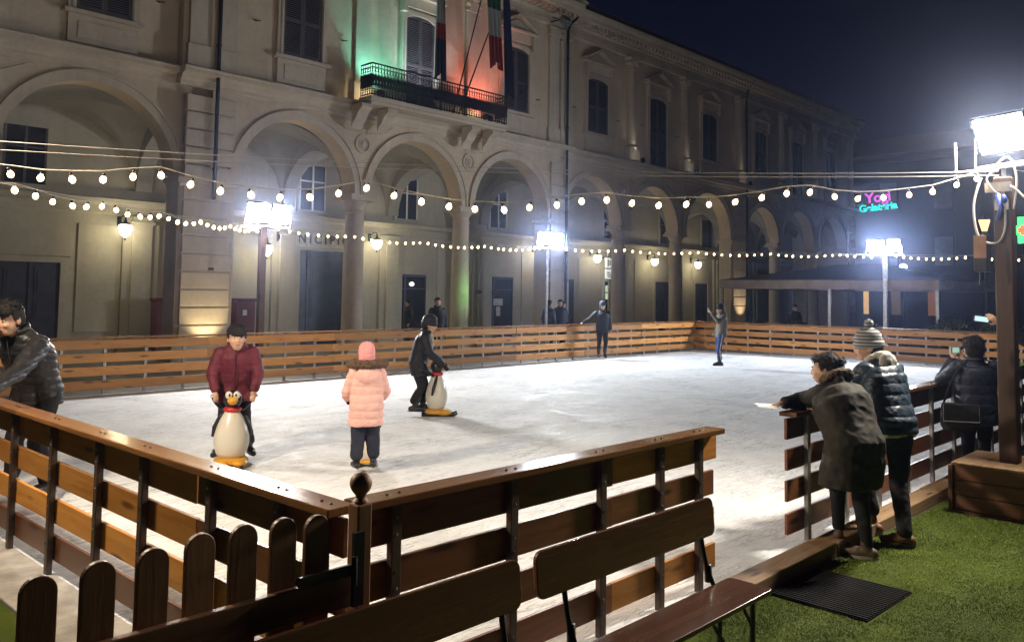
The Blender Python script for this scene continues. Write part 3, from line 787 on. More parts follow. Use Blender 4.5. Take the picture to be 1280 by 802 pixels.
# green laser-like lamps clamped to the column
GL = emit('green_lens', (.55, 1.0, .25), 14)
for x, lb in ((20.45, 'left one of two small green lamps by the middle column'), (21.22, 'right one of two small green lamps by the middle column')):
    spot('gr', (x, 20.9, 2.02), (x+.15*(1 if x > 20.8 else -1), 22.3, 2.1), (.3, 1.0, .3), 9, 150, lb, 'small green lamps by the column', GL, r=.07)
    tag(MB().tube([(x, 20.9, 0), (x, 20.9, 1.9)], .014, 6).lathe([(.16, 0), (.16, .02), (.02, .03)], 12, (x, 20.9, 0)).build('lamp_stand', BLACKST), 'thin black stand under the %s green lamp' % ('left' if x < 20.8 else 'right'), 'lamp stand', 'stands of the green lamps')
# unlit projector on the cornice
pj = thing('projector_lamp', 'unlit grey projector on an arm under the cornice corner', 'spotlight', (25.0, 21.0, 12.65))
MB().box((0, -.1, 0), (.42, .26, .32), rx=-.6).build('lamp_housing', STEEL, pj, bevel=.02)
MB().box((0, -.2, -.12), (.34, .01, .24), rx=-.6).build('lens', plain('grey_lens', (.35, .42, .42), .2, bmp=0), pj)
MB().tube([(0, .65, .1), (0, .1, .1), (0, -.05, 0)], .03, 8).tube([(-.6, .0, .0), (.3, .0, .0)], .02, 6).build('bracket', IRON, pj)
# flag poles and flags
def flagpole(base, tip, label):
    b = MB(); b.tube([base, tip], [.028, .02], 8); b.ell(tip, (.05, .05, .08), 10, 6)
    o = b.build('flag_pole', plain('dark_pole', (.03, .02, .02), .4, bmp=0)); tag(o, label, 'flag pole', 'flag poles on the balcony'); return o
flagpole((18.60, 20.9, 8.0), (17.98, 20.1, 12.9), 'leftmost flag pole on the balcony, before the door'); flagpole((19.15, 20.9, 8.0), (20.35, 20.5, 13.2), 'middle flag pole leaning from the balcony'); flagpole((19.4, 20.88, 8.0), (21.15, 20.3, 13.1), 'rightmost flag pole leaning from the balcony')
def cloth_flag(name, label, top, bot, w0, w1, mfun, group='flags hanging over the balcony', ph=0):
    # hanging flag, furled in folds from the pole; top/bot = points; material bands by vertical position
    b = MB(); nu, nv = 24, 26; vs = []
    T = Vector(top); Bt = Vector(bot)
    for j in range(nv+1):
        f = j/nv; c = T.lerp(Bt, f); w = w0+(w1-w0)*math.sin(f*PI*.5)
        for i in range(nu+1):
            u = i/nu-.5
            fold = .075*math.sin(u*19+ph+f*1.5)*(0.4+f)
            vs.append((c.x+u*w, c.y+fold, c.z-(.28*abs(u)*2*(1 if ph else .3))*f+.03*math.sin(u*25+ph)))
    b.add(vs, [(j*(nu+1)+i, j*(nu+1)+i+1, (j+1)*(nu+1)+i+1, (j+1)*(nu+1)+i) for j in range(nv) for i in range(nu)])
    o = b.build(name, mfun, None, smooth=True); tag(o, label, 'flag', group)
    o.modifiers.new('solid', 'SOLIDIFY').thickness = .006
    return o
def flag_mat(name, bands, axis='Z'):
    m, nt, p = nodes_of(name); t = nt.nodes.new('ShaderNodeTexCoord'); s_ = nt.nodes.new('ShaderNodeSeparateXYZ'); nt.links.new(t.outputs['Generated'], s_.inputs[0])
    n_ = nt.nodes.new('ShaderNodeValToRGB'); n_.color_ramp.interpolation = 'CONSTANT'
    while len(n_.color_ramp.elements) < len(bands): n_.color_ramp.elements.new(.5)
    for e_, (po, c) in zip(n_.color_ramp.elements, bands): e_.position = po; e_.color = (*c, 1)
    nt.links.new(s_.outputs[axis], n_.inputs[0]); nt.links.new(n_.outputs[0], p.inputs['Base Color']); p.inputs['Roughness'].default_value = .8
    return m
G_, W_, R_, B_ = (.015, .06, .03), (.26, .26, .25), (.18, .02, .022), (.008, .013, .045)
cloth_flag('flag', 'green, white and red flag hanging in folds, right of the balcony door', (20.35, 20.35, 12.9), (20.75, 20.45, 10.0), .75, .55, flag_mat('tricolour', [(0, R_), (.36, W_), (.66, G_)]), ph=1.0)
cloth_flag('flag', 'long dark blue flag hanging beside the tricolour', (20.95, 20.25, 12.9), (21.35, 20.35, 9.1), .28, .34, flag_mat('blue_flag', [(0, B_), (.5, (.014, .024, .085))]), ph=2.2)
cloth_flag('flag', 'furled red and blue flag hanging in front of the balcony door', (17.95, 20.3, 12.6), (18.22, 20.55, 9.15), .28, .42, flag_mat('furled_flag', [(0, B_), (.36, R_), (.5, W_), (.75, (.10, .09, .09))]), ph=.4)
# ================================================================== FLOODLIGHTS, POLES, STRINGS
LENS = emit('floodlight_lens', (1, 1, 1), 60)
def floodlight(key, loc, target, label, w=.44, hgt=.34, frac=1.0):
    t = thing('floodlight', label, 'floodlight', loc, 0, 'floodlights round the ice rink')
    d = (Vector(target)-Vector(loc)).normalized(); q = d.to_track_quat('-Z', 'Y')
    h = MB(); h.prism([(-w/2, .0), (w/2, .0), (w/2-.07, .11), (-w/2+.07, .11)], 'y', -hgt/2, hgt/2)
    for i in range(7): h.bx(-w/2+.09, w/2-.09, -hgt/2+.03+i*(hgt-.06)/6-.006, -hgt/2+.03+i*(hgt-.06)/6+.006, .11, .15)
    h.bx(-w/2-.02, w/2+.02, -hgt/2-.02, -hgt/2, -.03, .03); h.bx(-w/2-.02, w/2+.02, hgt/2, hgt/2+.02, -.03, .03)
    h.bx(-w/2-.02, -w/2, -hgt/2, hgt/2, -.03, .03); h.bx(w/2, w/2+.02, -hgt/2, hgt/2, -.03, .03)
    ho = h.build('lamp_housing', BLACKST, t, bevel=.003); ho.rotation_mode = 'QUATERNION'; ho.rotation_quaternion = q
    le = MB().bx(-w/2+.005, w/2-.005, -hgt/2+.005, hgt/2-.005, -.012, -.006).build('lens', LENS, t); le.rotation_mode = 'QUATERNION'; le.rotation_quaternion = q
    b = MB(); ax = q @ Vector((1, 0, 0))
    a0 = ax*(w/2+.035); a1 = -ax*(w/2+.035); dn = Vector((0, 0, -.30))
    b.tube([a0, a0+dn, a1+dn, a1], .011, 6); b.build('bracket', STEEL, t)
    l = bpy.data.lights.new('lamp_light', 'AREA'); l.shape = 'RECTANGLE'; l.size = w*.93; l.size_y = hgt*.93; l.energy = POW[key]*frac; l.color = COLR[key]
    lo = bpy.data.objects.new('lamp_light', l); COL.objects.link(lo); lo.parent = t; lo.location = d*.03; lo.rotation_mode = 'QUATERNION'; lo.rotation_quaternion = q
    return t
floodlight('A', (9.12, 2.12, 3.60), (3.2, 4.4, .8), 'large floodlight on top of the wooden post in the planter', .50, .36)
floodlight('E', (1.2, 7.2, 3.7), (9, 4, 0), 'floodlight outside the near left fence')
for dx, tg, lb in ((-.27, (7.5, 9, 0), 'left head of the floodlight pair left of the wide blue door'), (.30, (11.5, 7, 0), 'right head of the floodlight pair left of the wide blue door')):
    floodlight('D', (10.25+dx, 17.36, 3.74), tg, lb, .5, .46, .5)
for dx, tg, lb in ((-.25, (15, 9, 0), 'left head of the middle floodlight pair behind the long fence'), (.28, (19, 8, 0), 'right head of the middle floodlight pair behind the long fence')):
    floodlight('C', (20.15+dx, 17.36, 3.72), tg, lb, .46, .40, .5)
for dy, tg, lb in ((.22, (17, 11, 0), 'left head of the floodlight pair above the tent'), (-.42, (18, 15, 0), 'right, bluish head of the floodlight pair above the tent')):
    floodlight('B', (28.9, 10.35+dy, 3.74), tg, lb, .52, .40, .5)
def pole(x, y, h, label, w=.13, m=None, base=0, rnd=False, arm=None):
    t = thing('lamp_pole', label, 'pole', (x, y, base), 0, 'poles carrying the floodlights')
    b = MB()
    if rnd: b.tube([(0, 0, 0), (0, 0, h)], w/2, 12)
    else: b.bx(-w/2, w/2, -w/2, w/2, 0, h)
    b.build('post', m or POLEW, t, bevel=0 if rnd else .01, smooth='auto' if rnd else False)
    if arm: MB().box((0, 0, h-.04), arm).build('cross_arm', STEEL, t, bevel=.004)
    return t
pole(10.2, 17.5, 3.46, 'brown wooden pole under the left pair of floodlights', .14, arm=(1.1, .05, .05))
pole(20.15, 17.5, 3.46, 'grey steel pole under the middle pair of floodlights', .09, STEEL, rnd=True, arm=(1.1, .05, .05))
pole(29.02, 10.3, 3.46, 'grey pole under the floodlights above the tent', .13, STEEL, arm=(.05, 1.2, .05))
pole(1.15, 7.15, 3.46, 'wooden pole outside the near left fence', .14)
# post A on the planter
pA = thing('lamp_post', 'thick brown wooden post standing in the planter box, floodlight on top', 'post', (9.18, 2.13, .46))
MB().bx(-.078, .078, -.078, .078, 0, 2.72).build('post', POLEW, pA, bevel=.012)
c = MB(); c.tube([(-.02, .42, 2.80), (-.02, -.5, 2.84)], .014, 8); c.tube([(-.02, .42, 2.80), (-.03, .42, 3.1)], .012, 8)
c.box((-.09, .03, 2.62), (.06, .22, .09)); c.box((-.09, .0, 2.45), (.05, .12, .10)); c.tube([(0, 0, 2.7), (0, 0, 2.85)], .02, 8)
c.build('clamp', STEEL, pA)
c = MB()
def cable_pts(pts, r, b): 
    # smooth catmull-rom
    P = [Vector(p) for p in pts]; out = []
    for i in range(len(P)-1):
        p0 = P[max(i-1, 0)]; p1 = P[i]; p2 = P[i+1]; p3 = P[min(i+2, len(P)-1)]
        for k in range(6):
            t = k/6; out.append(.5*((2*p1)+(p2-p0)*t+(2*p0-5*p1+4*p2-p3)*t*t+(3*p1-p0-3*p2+p3)*t*t*t))
    out.append(P[-1]); b.tube(out, r, 6)
cable_pts([(-.09, .18, 2.72), (-.12, .24, 2.45), (-.12, .20, 2.15), (-.11, .06, 2.08), (-.1, -.02, 2.2), (-.1, -.03, 2.5)], .012, c)
cable_pts([(-.1, .02, 2.8), (-.12, .12, 2.7), (-.11, .02, 2.55), (-.1, -.08, 2.62), (-.1, -.2, 2.5), (-.1, -.3, 2.45)], .01, c)
cable_pts([(-.1, .1, 2.75), (-.12, -.06, 2.9), (-.1, -.13, 2.7), (-.1, -.1, 2.4)], .01, c)
c.build('cable', CABLE, pA, smooth=True)
MB().tube([(-.105, .03, 2.55), (-.115, .0, 2.42), (-.11, .04, 2.3)], [.03, .025, .02], 8).ell((-.11, -.02, 2.5), (.03, .035, .05), 8, 6).build('blue_tape', plain('blue_tape', (.03, .06, .35), .4, bmp=0), pA, smooth=True)
spk = thing('speaker_box', 'small loudspeaker hung on the left side of the wooden post', 'loudspeaker', (9.14, 2.32, 2.45))
MB().box((0, 0, 0), (.16, .12, .36)).build('speaker_cabinet', BLACKST, spk, bevel=.01)
MB().box((-.085, 0, .06), (.012, .11, .22)).build('grille_panel', plain('tan_panel', (.35, .20, .12), .6, bmp=0), spk, bevel=.003)
MB().tube([(0, .02, -.18), (0, .03, -.3), (0, -.08, -.34)], .012, 6).build('bracket', BLACKST, spk)

def bulb_mesh(r, m):
    b = MB().lathe([(.002, -.062/.034*r), (r*.55, -.055/.034*r), (r*.95, -.035/.034*r), (r, -.018/.034*r), (r*.8, .0), (r*.5, .014/.034*r), (r*.42, .02/.034*r)], 12)
    n1 = len(b.f)
    b.lathe([(r*.5, .02/.034*r), (r*.5, .05/.034*r), (r*.3, .056/.034*r)], 10)
    me = b.mesh('bulb'); me.materials.append(m); me.materials.append(BLACKST)
    for p in me.polygons:
        p.use_smooth = True
        if p.center.z > .018/.034*r: p.material_index = 1
    return me
BM1 = bulb_mesh(.0225, BULB); BM2 = bulb_mesh(.027, BULBS)
def light_string(name, label, bulbs, me, wires, top, r=.004):
    t = thing(name, label, 'string lights', bulbs[0], 0, 'strings of light bulbs over the ice')
    o = Vector(bulbs[0]); rng = random.Random(3)
    c = MB(); pts = [Vector(p)+Vector((0, 0, .05))-o for p in top]; c.tube(pts, r*1.2, 5)
    c.build('cable', CABLED if r < .003 else CABLE, t)
    for w in wires:
        MB().tube([Vector(p)-o for p in w], r*.8, 5).build('support_wire', CABLE, t)
    for p in bulbs:
        q = inst('bulb', me, t, Vector(p)-o); q.rotation_euler = (rng.uniform(-.45, .45), rng.uniform(-.45, .45), 0)
S1 = [(1.57,6.97,2.83),(1.74,6.86,2.82),(1.91,6.75,2.81),(2.08,6.64,2.79),(2.25,6.53,2.79),(2.43,6.42,2.8),(2.6,6.31,2.83),(2.76,6.21,2.85),(2.94,6.09,2.79),(3.12,5.98,2.75),(3.3,5.86,2.73),(3.49,5.75,2.72),(3.67,5.63,2.73),(3.86,5.51,2.77),(4.04,5.39,2.82),(4.23,5.28,2.77),(4.41,5.16,2.73),(4.6,5.04,2.7),(4.78,4.93,2.69),(4.98,4.8,2.69),(5.17,4.68,2.72),(5.36,4.55,2.75),(5.55,4.44,2.79),(5.74,4.32,2.81),(5.93,4.19,2.79),(6.14,4.06,2.78),(6.36,3.92,2.8),(6.54,3.81,2.81),(6.76,3.67,2.84),(6.98,3.53,2.89),(7.19,3.4,2.94),(7.39,3.27,2.96),(7.6,3.14,2.93),(7.81,3.0,2.92),(8.03,2.86,2.94),(8.27,2.71,2.98),(8.49,2.57,3.02),(8.72,2.42,3.1),(8.92,2.3,3.17)]
def wire(a, b, sag, n=24):
    a = Vector(a); b = Vector(b); return [tuple(a.lerp(b, i/n)-Vector((0, 0, 4*sag*(i/n)*(1-i/n)))) for i in range(n+1)]
light_string('light_string', 'nearest string of large round bulbs, from the wooden post over the ice to the left', S1, BM1,
             [wire((1.2, 7.2, 3.05), (9.12, 2.16, 3.24), .12), wire((1.2, 7.2, 2.98), (9.12, 2.16, 3.20), .10)], [(1.2, 7.2, 2.9)]+S1+[(9.1, 2.2, 3.2)])
def span(a, b, step, amp, nsw, sag=.0, skip=.25):
    a = Vector(a); b = Vector(b); L = (b-a).length; n = int((L-2*skip)/step); out = []
    rng = random.Random(int(L*10))
    for i in range(n+1):
        t = (skip+i*step+rng.uniform(-.03, .03))/L; p = a.lerp(b, t)
        ph = (t*nsw) % 1; out.append((p.x, p.y, p.z-4*amp*ph*(1-ph)-4*sag*t*(1-t)))
    return out
for nm, a, b, step, amp, nsw, sag in (('from the left photo edge to the left floodlights', (1.2, 7.2, 2.86), (10.0, 17.3, 3.36), .43, .07, 6.3, .04),
        ('between the left and middle floodlight pairs', (10.3, 17.4, 3.45), (20.1, 17.4, 3.42), .27, .07, 4.2, .10),
        ('from the middle floodlights to those above the tent', (20.2, 17.4, 3.46), (28.8, 10.4, 3.44), .27, .07, 4.6, .05),
        ('from the floodlights above the tent to behind the wooden post', (28.9, 10.1, 3.44), (26.5, 3.2, 3.2), .27, .09, 2.6, .06)):
    pts = span(a, b, step, amp, nsw, sag)
    light_string('light_string', 'string of small warm bulbs '+nm, pts, BM2, [wire(a, b, sag*.4)], [a]+pts+[b], .003)
pole(26.5, 3.1, 3.3, 'dark pole at the far right corner of the ice, hidden by the wooden post', .12)
pts = span((9.2, 2.05, 3.2), (11.5, -2.5, 3.1), .25, .08, 2, .05)
light_string('light_string', 'short string of large bulbs leaving the wooden post to the right', pts, BM1, [], [(9.2, 2.05, 3.2)]+pts)

# ================================================================== TENT, FAR SIDE
tent = thing('terrace_tent', 'open dark red-brown hipped tent with a pale valance, beyond the far end of the rink', 'tent', (33.5, 13.0, 0))
TR = plain('tent_canvas', (.035, .016, .013), .85, 0, .3, 2, .3, 8)
VAL = plain('valance_canvas', (.30, .24, .20), .85, 0, .2, 3, .2)
x0, x1, y0, y1 = -3.3, 4.5, -4.0, 4.1
b = MB(); b.add([(x0,y0,2.62),(x1,y0,2.62),(x1,y1,2.62),(x0,y1,2.62),(.6,y0+3.2,3.3),(.6,y1-3.2,3.3)], [(0,3,5,4),(1,0,4),(2,1,4,5),(3,2,5)])
o = b.build('canopy', TR, tent); o.modifiers.new('solid', 'SOLIDIFY').thickness = -.02
b = MB(); b.bx(x0-.02, x0+.01, y0, y1, 2.30, 2.63); b.bx(x0, x1, y0-.02, y0+.01, 2.30, 2.63); b.bx(x0, x1, y1-.01, y1+.02, 2.30, 2.63); b.bx(x1-.01, x1+.02, y0, y1, 2.30, 2.63)
b.build('valance', VAL, tent)
for px, py in ((x0+.06, y0+.06), (x0+.06, -.3), (x0+.06, y1-.06), (x1-.06, y0+.06), (x1-.06, y1-.06)):
    MB().bx(px-.05, px+.05, py-.05, py+.05, 0, 2.58).build('leg', STEEL, tent, bevel=.005)
# hedge planters around the tent: leafy
LEAF = plain('dark_leaves', (.030, .045, .018), .7, 0, .5, 3, 0)
def shrub(name, label, c, rad, n, group, cat='shrub', leaf=.09, stem=True):
    t = thing(name, label, cat, (c[0], c[1], 0), 0, group); rng = random.Random(int(c[1]*100)); b = MB()
    for i in range(n):
        while True:
            u = Vector((rng.uniform(-1, 1), rng.uniform(-1, 1), rng.uniform(-1, 1)))
            if .35 < u.length < 1: break
        u *= (.8+.35*noise.noise(u*2.3+Vector(c)))
        p = Vector((u.x*rad[0], u.y*rad[1], c[2]+u.z*rad[2]))
        E_ = Euler((rng.uniform(0, 6), rng.uniform(0, 6), rng.uniform(0, 6))).to_matrix(); s_ = leaf*rng.uniform(.6, 1.3)
        b.add([p+E_ @ Vector(v) for v in ((-s_, 0, 0), (0, -s_*.5, 0), (s_, 0, 0), (0, s_*.5, .02))], [(0, 1, 2, 3)])
    b.build('foliage', LEAF, t)
    if stem: MB().tube([(0, 0, 0), (.02, 0, c[2]*.6), (0, .03, c[2])], [.05, .04, .02], 7).tube([(0, 0, c[2]*.5), (.2, .15, c[2]+.2)], [.03, .01], 5).tube([(0, 0, c[2]*.5), (-.2, -.15, c[2]+.2)], [.03, .01], 5).build('trunk', POLEW, t)
for y, w in ((8.6, 1.0), (7.2, .9), (11.2, .55), (13.9, .6), (15.4, .5)):
    shrub('shrub', {8.6: 'largest dark round shrub right of the tent pole', 7.2: 'rightmost dark shrub, behind the raised phone', 11.2: 'dark low shrub under the right half of the tent', 13.9: 'dark low shrub under the left half of the tent', 15.4: 'dark low shrub nearest the left tent corner'}[y], (30.3, y, .85 if w > .7 else .7), (w*.7, w, .65 if w > .7 else .45), 1500, 'dark shrubs along the tent')
def building(name, label, x0, x1, y0, y1, h, m, wins, litw=()):
    t = thing(name, label, 'building', ((x0+x1)/2, (y0+y1)/2, 0)); cx, cy = (x0+x1)/2, (y0+y1)/2
    MB().bx(x0-cx, x1-cx, y0-cy, y1-cy, 0, h).build('wall', m, t)
    b = MB(); b.bx(x0-cx-.4, x1-cx+.4, y0-cy-.4, y1-cy+.4, h, h+.25).bx(x0-cx-.2, x1-cx+.2, y0-cy-.2, y1-cy+.2, h-.3, h-.002); b.build('cornice', m, t)
    b = MB(); b.add([(x0-cx-.5,y0-cy-.5,h+.26),(x1-cx+.5,y0-cy-.5,h+.26),(x1-cx+.5,y1-cy+.5,h+.26),(x0-cx-.5,y1-cy+.5,h+.26),(0,y0-cy+3,h+2.6),(0,y1-cy-3,h+2.6)], [(0,1,4),(1,2,5,4),(2,3,5),(3,0,4,5)]); b.build('roof', MATS['roof_tiles'], t)
    for (y, z, w, hh) in wins:
        f = MB().bx(x0-cx-.09, x0-cx+.01, y-cy-w/2-.15, y-cy+w/2+.15, z-.15, z+hh+.15).build('window', DST, t)
        MB().bx(x0-cx-.11, x0-cx-.092, y-cy-w/2, y-cy+w/2, z, z+hh).build('shutter', SHUT, f)
    for (y, z, w, hh, em) in litw:
        MB().bx(x0-cx-.06, x0-cx-.02, y-cy-w/2, y-cy+w/2, z, z+hh).build('lit_window', em, t)
    return t
W1 = emit('warm_window', (1.0, .62, .22), .55); W2 = emit('orange_window', (1.0, .42, .16), .12); W0 = emit('dim_window', (.9, .6, .3), .06)
DST = stucco('dark_far_stucco', (.05, .04, .04))
building('far_house', 'dark three-storey house closing the square beyond the tent', 60, 72, 4.5, 40, 11.6, DST,
         [(y, z, 1.1, 1.9) for y in (7, 10.5, 14, 17.5, 21) for z in (4.2, 8.0)],
         [(22.6, .9, .35, 2.9, W1), (20.6, .9, .6, 2.9, W0), (18.2, .9, .7, 2.4, W2)])
building('far_house', 'dark low house behind the wooden post, with the street lamp before it', 52, 64, -28, 4.0, 10.2, DST,
         [(y, z, 1.1, 1.8) for y in (-14, -10, -6, -2, 1.8) for z in (4.0, 7.2)], [(-3, .8, 1.2, 2.2, W0)])
# neon sign on the town hall corner
ns = thing('neon_sign', 'magenta and turquoise two-line neon sign at the far corner of the town hall', 'sign', (56.9, 20.6, 8.25))
NM = emit('magenta_neon', (.85, .12, .75), .75); NC = emit('turquoise_neon', (.0, .85, .72), .95)
for txt, sz, z, x, m in (('Yogi', .92, .36, .0, NM), ('Gelateria', .66, -.28, .0, NC)):
    o = inst('lettering', text_mesh(txt, sz, .03, m, bold=.02), ns, (x*.0, -x, z)); o.rotation_euler = (PI/2, -.07, -PI/2)
MB().box((.10, 0, 0), (.04, 2.6, .05)).box((.10, 0, -.55), (.04, 2.6, .05)).box((.13, .9, .0), (.05, .05, 1.3)).build('sign_frame', BLACKST, ns)
MB().tube([(.1, .9, .0), (-.4, 1.5, .0)], .04, 6).build('bracket', BLACKST, ns)
# pharmacy cross
cr = thing('pharmacy_cross', 'green lit cross with a red middle at the right edge', 'sign', (40, 8.62, 4.9))
g = MB(); 
g.box((0, 0, 0), (.12, 1.1, .38)).box((0, 0, .37), (.12, .38, .355)).box((0, 0, -.37), (.12, .38, .355)).build('cross', emit('green_led', (.08, 1.0, .22), 1.6), cr)
MB().box((-.075, 0, 0), (.02, .34, .2)).box((-.075, 0, .15), (.02, .16, .09)).box((-.075, 0, -.15), (.02, .16, .09)).build('red_centre', emit('red_led', (1, .12, .05), 1.6), cr)
MB().tube([(0, 0, -.55), (0, 0, -4.9)], .04, 8).build('post', BLACKST, cr)
# street lamps
def street_lamp(x, y, z, label, warm=True):
    t = thing('street_lamp', label, 'street lamp', (x, y, 0), 0, 'street lamps beyond the rink')
    MB().lathe([(.16, 0), (.14, .5), (.07, .7), (.05, 1.2), (.04, z-.4), (.05, z-.30), (.08, z-.225)], 12).build('post', BLACKST, t, smooth='auto')
    if warm:
        MB().lathe([(.08, z-.22), (.18, z+.14), (.18, z+.16)], 6).build('lantern', emit('sodium_glow', (1, .50, .16), 2.6), t)
        MB().lathe([(.20, z+.165), (.13, z+.24), (.04, z+.32), (.02, z+.38)], 6).build('lantern_roof', BLACKST, t)
    else:
        MB().ell((0, 0, z), (.17, .17, .17), 16, 10).build('lamp_globe', emit('cool_globe', (.75, .8, 1), 3.2), t, smooth=True)
        MB().lathe([(.06, z-.25), (.1, z-.15)], 10).build('collar', BLACKST, t)
street_lamp(32, 8.05, 4.55, 'warm orange street lantern left of the wooden post')
street_lamp(38.5, 12.9, 3.35, 'white globe lamp just right of the floodlights above the tent', False)
street_lamp(38.5, 11.45, 2.78, 'small white globe lamp at the right end of the tent valance', False)

# ================================================================== NEAR THINGS
# artificial grass blades close to the camera
def blades(name, x0, x1, y0, y1, n, keep=lambda x, y: True):
    rng = random.Random(11); vs = []; fs = []
    for i in range(n):
        x = rng.uniform(x0, x1); y = rng.uniform(y0, y1)
        if not keep(x, y): continue
        a = rng.uniform(0, 2*PI); w = .0022+.0014*rng.random(); h_ = rng.uniform(.006, .012)*(1+.35*noise.noise(Vector((x*3, y*3, 0)))); dx = rng.gauss(0, .007); dy = rng.gauss(0, .007)
        k = len(vs); ca, sa = math.cos(a)*w, math.sin(a)*w
        vs += [(x-ca, y-sa, .009), (x+ca, y+sa, .009), (x+dx, y+dy, .009+h_)]; fs.append((k, k+1, k+2))
    me = bpy.data.meshes.new(name); me.from_pydata(vs, [], fs); me.materials.append(BLADE)
    o = bpy.data.objects.new(name, me); COL.objects.link(o); tag(o, 'short fibres of the green artificial turf', 'turf', kind='stuff')
BLADE = plain('turf_fibre', (.185, .255, .034), .75, 0, .3, 2.2, 0)
blades('turf_fibres', 2.9, 9.4, -.6, 2.72, 170000, lambda x, y: y > .30*x-1.2 and not (5.42 < x < 6.18 and 2.04 < y < 2.74) and not (x > 8.76 and y > 1.55))
# planter
pl = thing('planter_box', 'big dark wooden planter box carrying the thick wooden post', 'planter', (9.22, 2.06, 0))
b = MB()
for z0, z1 in ((.03, .165), (.17, .305), (.31, .445)):
    q = MB(); q.bx(-.42, -.385, -.46, .46, z0, z1).bx(.385, .42, -.46, .46, z0, z1).bx(-.384, .384, -.46, -.425, z0, z1).bx(-.384, .384, .425, .46, z0, z1); q.build('plank', PLANTW, pl, bevel=.005)
MB().bx(-.44, .44, -.48, .48, .446, .47).build('lid', KERBW, pl, bevel=.006)
MB().bx(-.40, .40, -.44, .44, 0, .03).build('base', RUBBER, pl)
MB().bx(-.46, -.425, -.43, .47, .0, .03).bx(-.46, -.3, .465, .50, 0, .44).build('corner_strip', PLANTW, pl, bevel=.004)
# pale yellow post with ball
def ball_post(x, y, h, w, m, label, group=None, br=.042):
    t = thing('ball_post', label, 'post', (x, y, 0), 0, group)
    MB().bx(-w/2, w/2, -w/2, w/2, 0, h).build('post', m, t, bevel=.006)
    MB().lathe([(.02, 0), (.03, .008), (.018, .02), (.02, .03)]+[(br*math.sin(a), .03+br-br*math.cos(a)) for a in [PI*k/10 for k in range(3, 10)]]+[(.002, .03+2*br)], 16, (0, 0, h)).build('ball_finial', m, t, smooth='auto')
ball_post(10.22, 2.42, 1.28, .10, PALEW, 'pale yellow post behind the planter beside the man with the camera')
ball_post(1.955, 2.60, 1.215, .064, PICKW, 'dark gate post with a round ball on top at the near corner of the rink')
# picket gate
pk = thing('picket_gate', 'dark brown picket gate with rounded tops and a black strap hinge', 'gate', (1.30, 2.6, 0))
for i, x in enumerate((.70, .86, 1.02, 1.18, 1.33, 1.48, 1.63, 1.765)):
    hgt = (1.2, 1.2, 1.205, 1.21, 1.225, 1.225, 1.22, 1.205)[i]; w = .098
    pts = [(-w/2, .08), (w/2, .08)]+[(w/2*math.cos(a), hgt-w/2+w/2*math.sin(a)) for a in [PI*k/12 for k in range(13)]]
    MB().prism(pts, 'y', -.011, .011).build('picket', PICKW, pk, bevel=.003, loc=(x-1.30, 0, 0))
q = MB().box((0, 0, 0), (1.30, .03, .115)).build('gate_rail', PICKR, pk, bevel=.004, loc=(-.05, -.03, .925))
q = MB().box((0, 0, 0), (1.30, .03, .115)).build('gate_rail', PICKR, pk, bevel=.004, loc=(-.05, -.03, .32))
hg = MB(); hg.prism([(-.235, .005), (-.22, -.012), (.0, -.018), (.02, -.018), (.02, .022), (0, .022), (-.22, .022)], 'y', -.006, .006); hg.bx(.0, .045, -.01, .006, -.13, .13); hg.tube([(.0, -.012, -.05), (.0, -.012, .05)], .012, 8)
hg.build('strap_hinge', BLACKST, pk, loc=(.585, -.055, 1.00))
# door mat
mt = thing('rubber_mat', 'black ribbed rubber mat lying on the green turf', 'mat', (5.80, 2.39, .008), -.03)
b = MB(); b.bx(-.37, .37, -.34, .34, .001, .010)
for i in range(21): b.bx(-.36+i*.035, -.36+i*.035+.018, -.335, .335, .010, .018)
b.build('mat', RUBBER, mt)
# benches
def bench(x0, x1, y0, y1, label):
    t = thing('folding_bench', label, 'bench', ((x0+x1)/2, (y0+y1)/2, 0), 0, 'dark brown folding benches by the fence'); L = x1-x0; W = y1-y0
    def rr(w, h, r, n=5):
        out = []
        for cx, cy, a0 in ((w/2-r, h/2-r, 0), (-w/2+r, h/2-r, PI/2), (-w/2+r, -h/2+r, PI), (w/2-r, -h/2+r, 1.5*PI)):
            for k in range(n+1): a = a0+PI/2*k/n; out.append((cx+r*math.cos(a), cy+r*math.sin(a)))
        return out
    MB().prism(rr(L, W, .035), 'z', .44, .465).build('seat', BENCHW, t, bevel=.004)
    bk = MB().prism(rr(L-.04, .20, .045), 'y', -.011, .011).build('backrest', BENCHW, t, bevel=.004); bk.location = (-.06, W/2+.06, .80); bk.rotation_euler.x = -.10
    for sx in (-1, 1):
        f = MB(); x = sx*(L/2-.17)
        for yy in (-W/2+.035, W/2-.035): f.tube([(x, yy, .435), (x, yy, .015)], .014, 6)
        f.tube([(x, -W/2+.035, .09), (x, W/2-.035, .09)], .012, 6); f.tube([(x, -W/2+.03, .425), (x, W/2-.03, .425)], .014, 6)
        f.tube([(x, 0, .09), (x-sx*.30, 0, .43)], .010, 6); f.tube([(x, -W/2+.035, .30), (x-sx*.10, -W/2+.035, .43)], .009, 6)
        f.build('leg_frame', GREENST, t, smooth='auto')
        a = MB(); cable_pts([(x, W/2-.02, .42), (x, W/2+.02, .50), (x, W/2+.05, .58), (x, W/2+.075, .70), (x, W/2+.095, .86)], .013, a); a.tube([(x, W/2+.03, .47), (x, W/2+.034, .56)], .02, 6)
        a.build('back_bracket', GREENST, t, smooth=True)
    return t
bench(2.80, 4.30, 2.12, 2.38, 'dark folding bench at the right, its end near the black mat')
bench(1.22, 2.74, 2.12, 2.38, 'dark folding bench at the left, only its backrest in view')
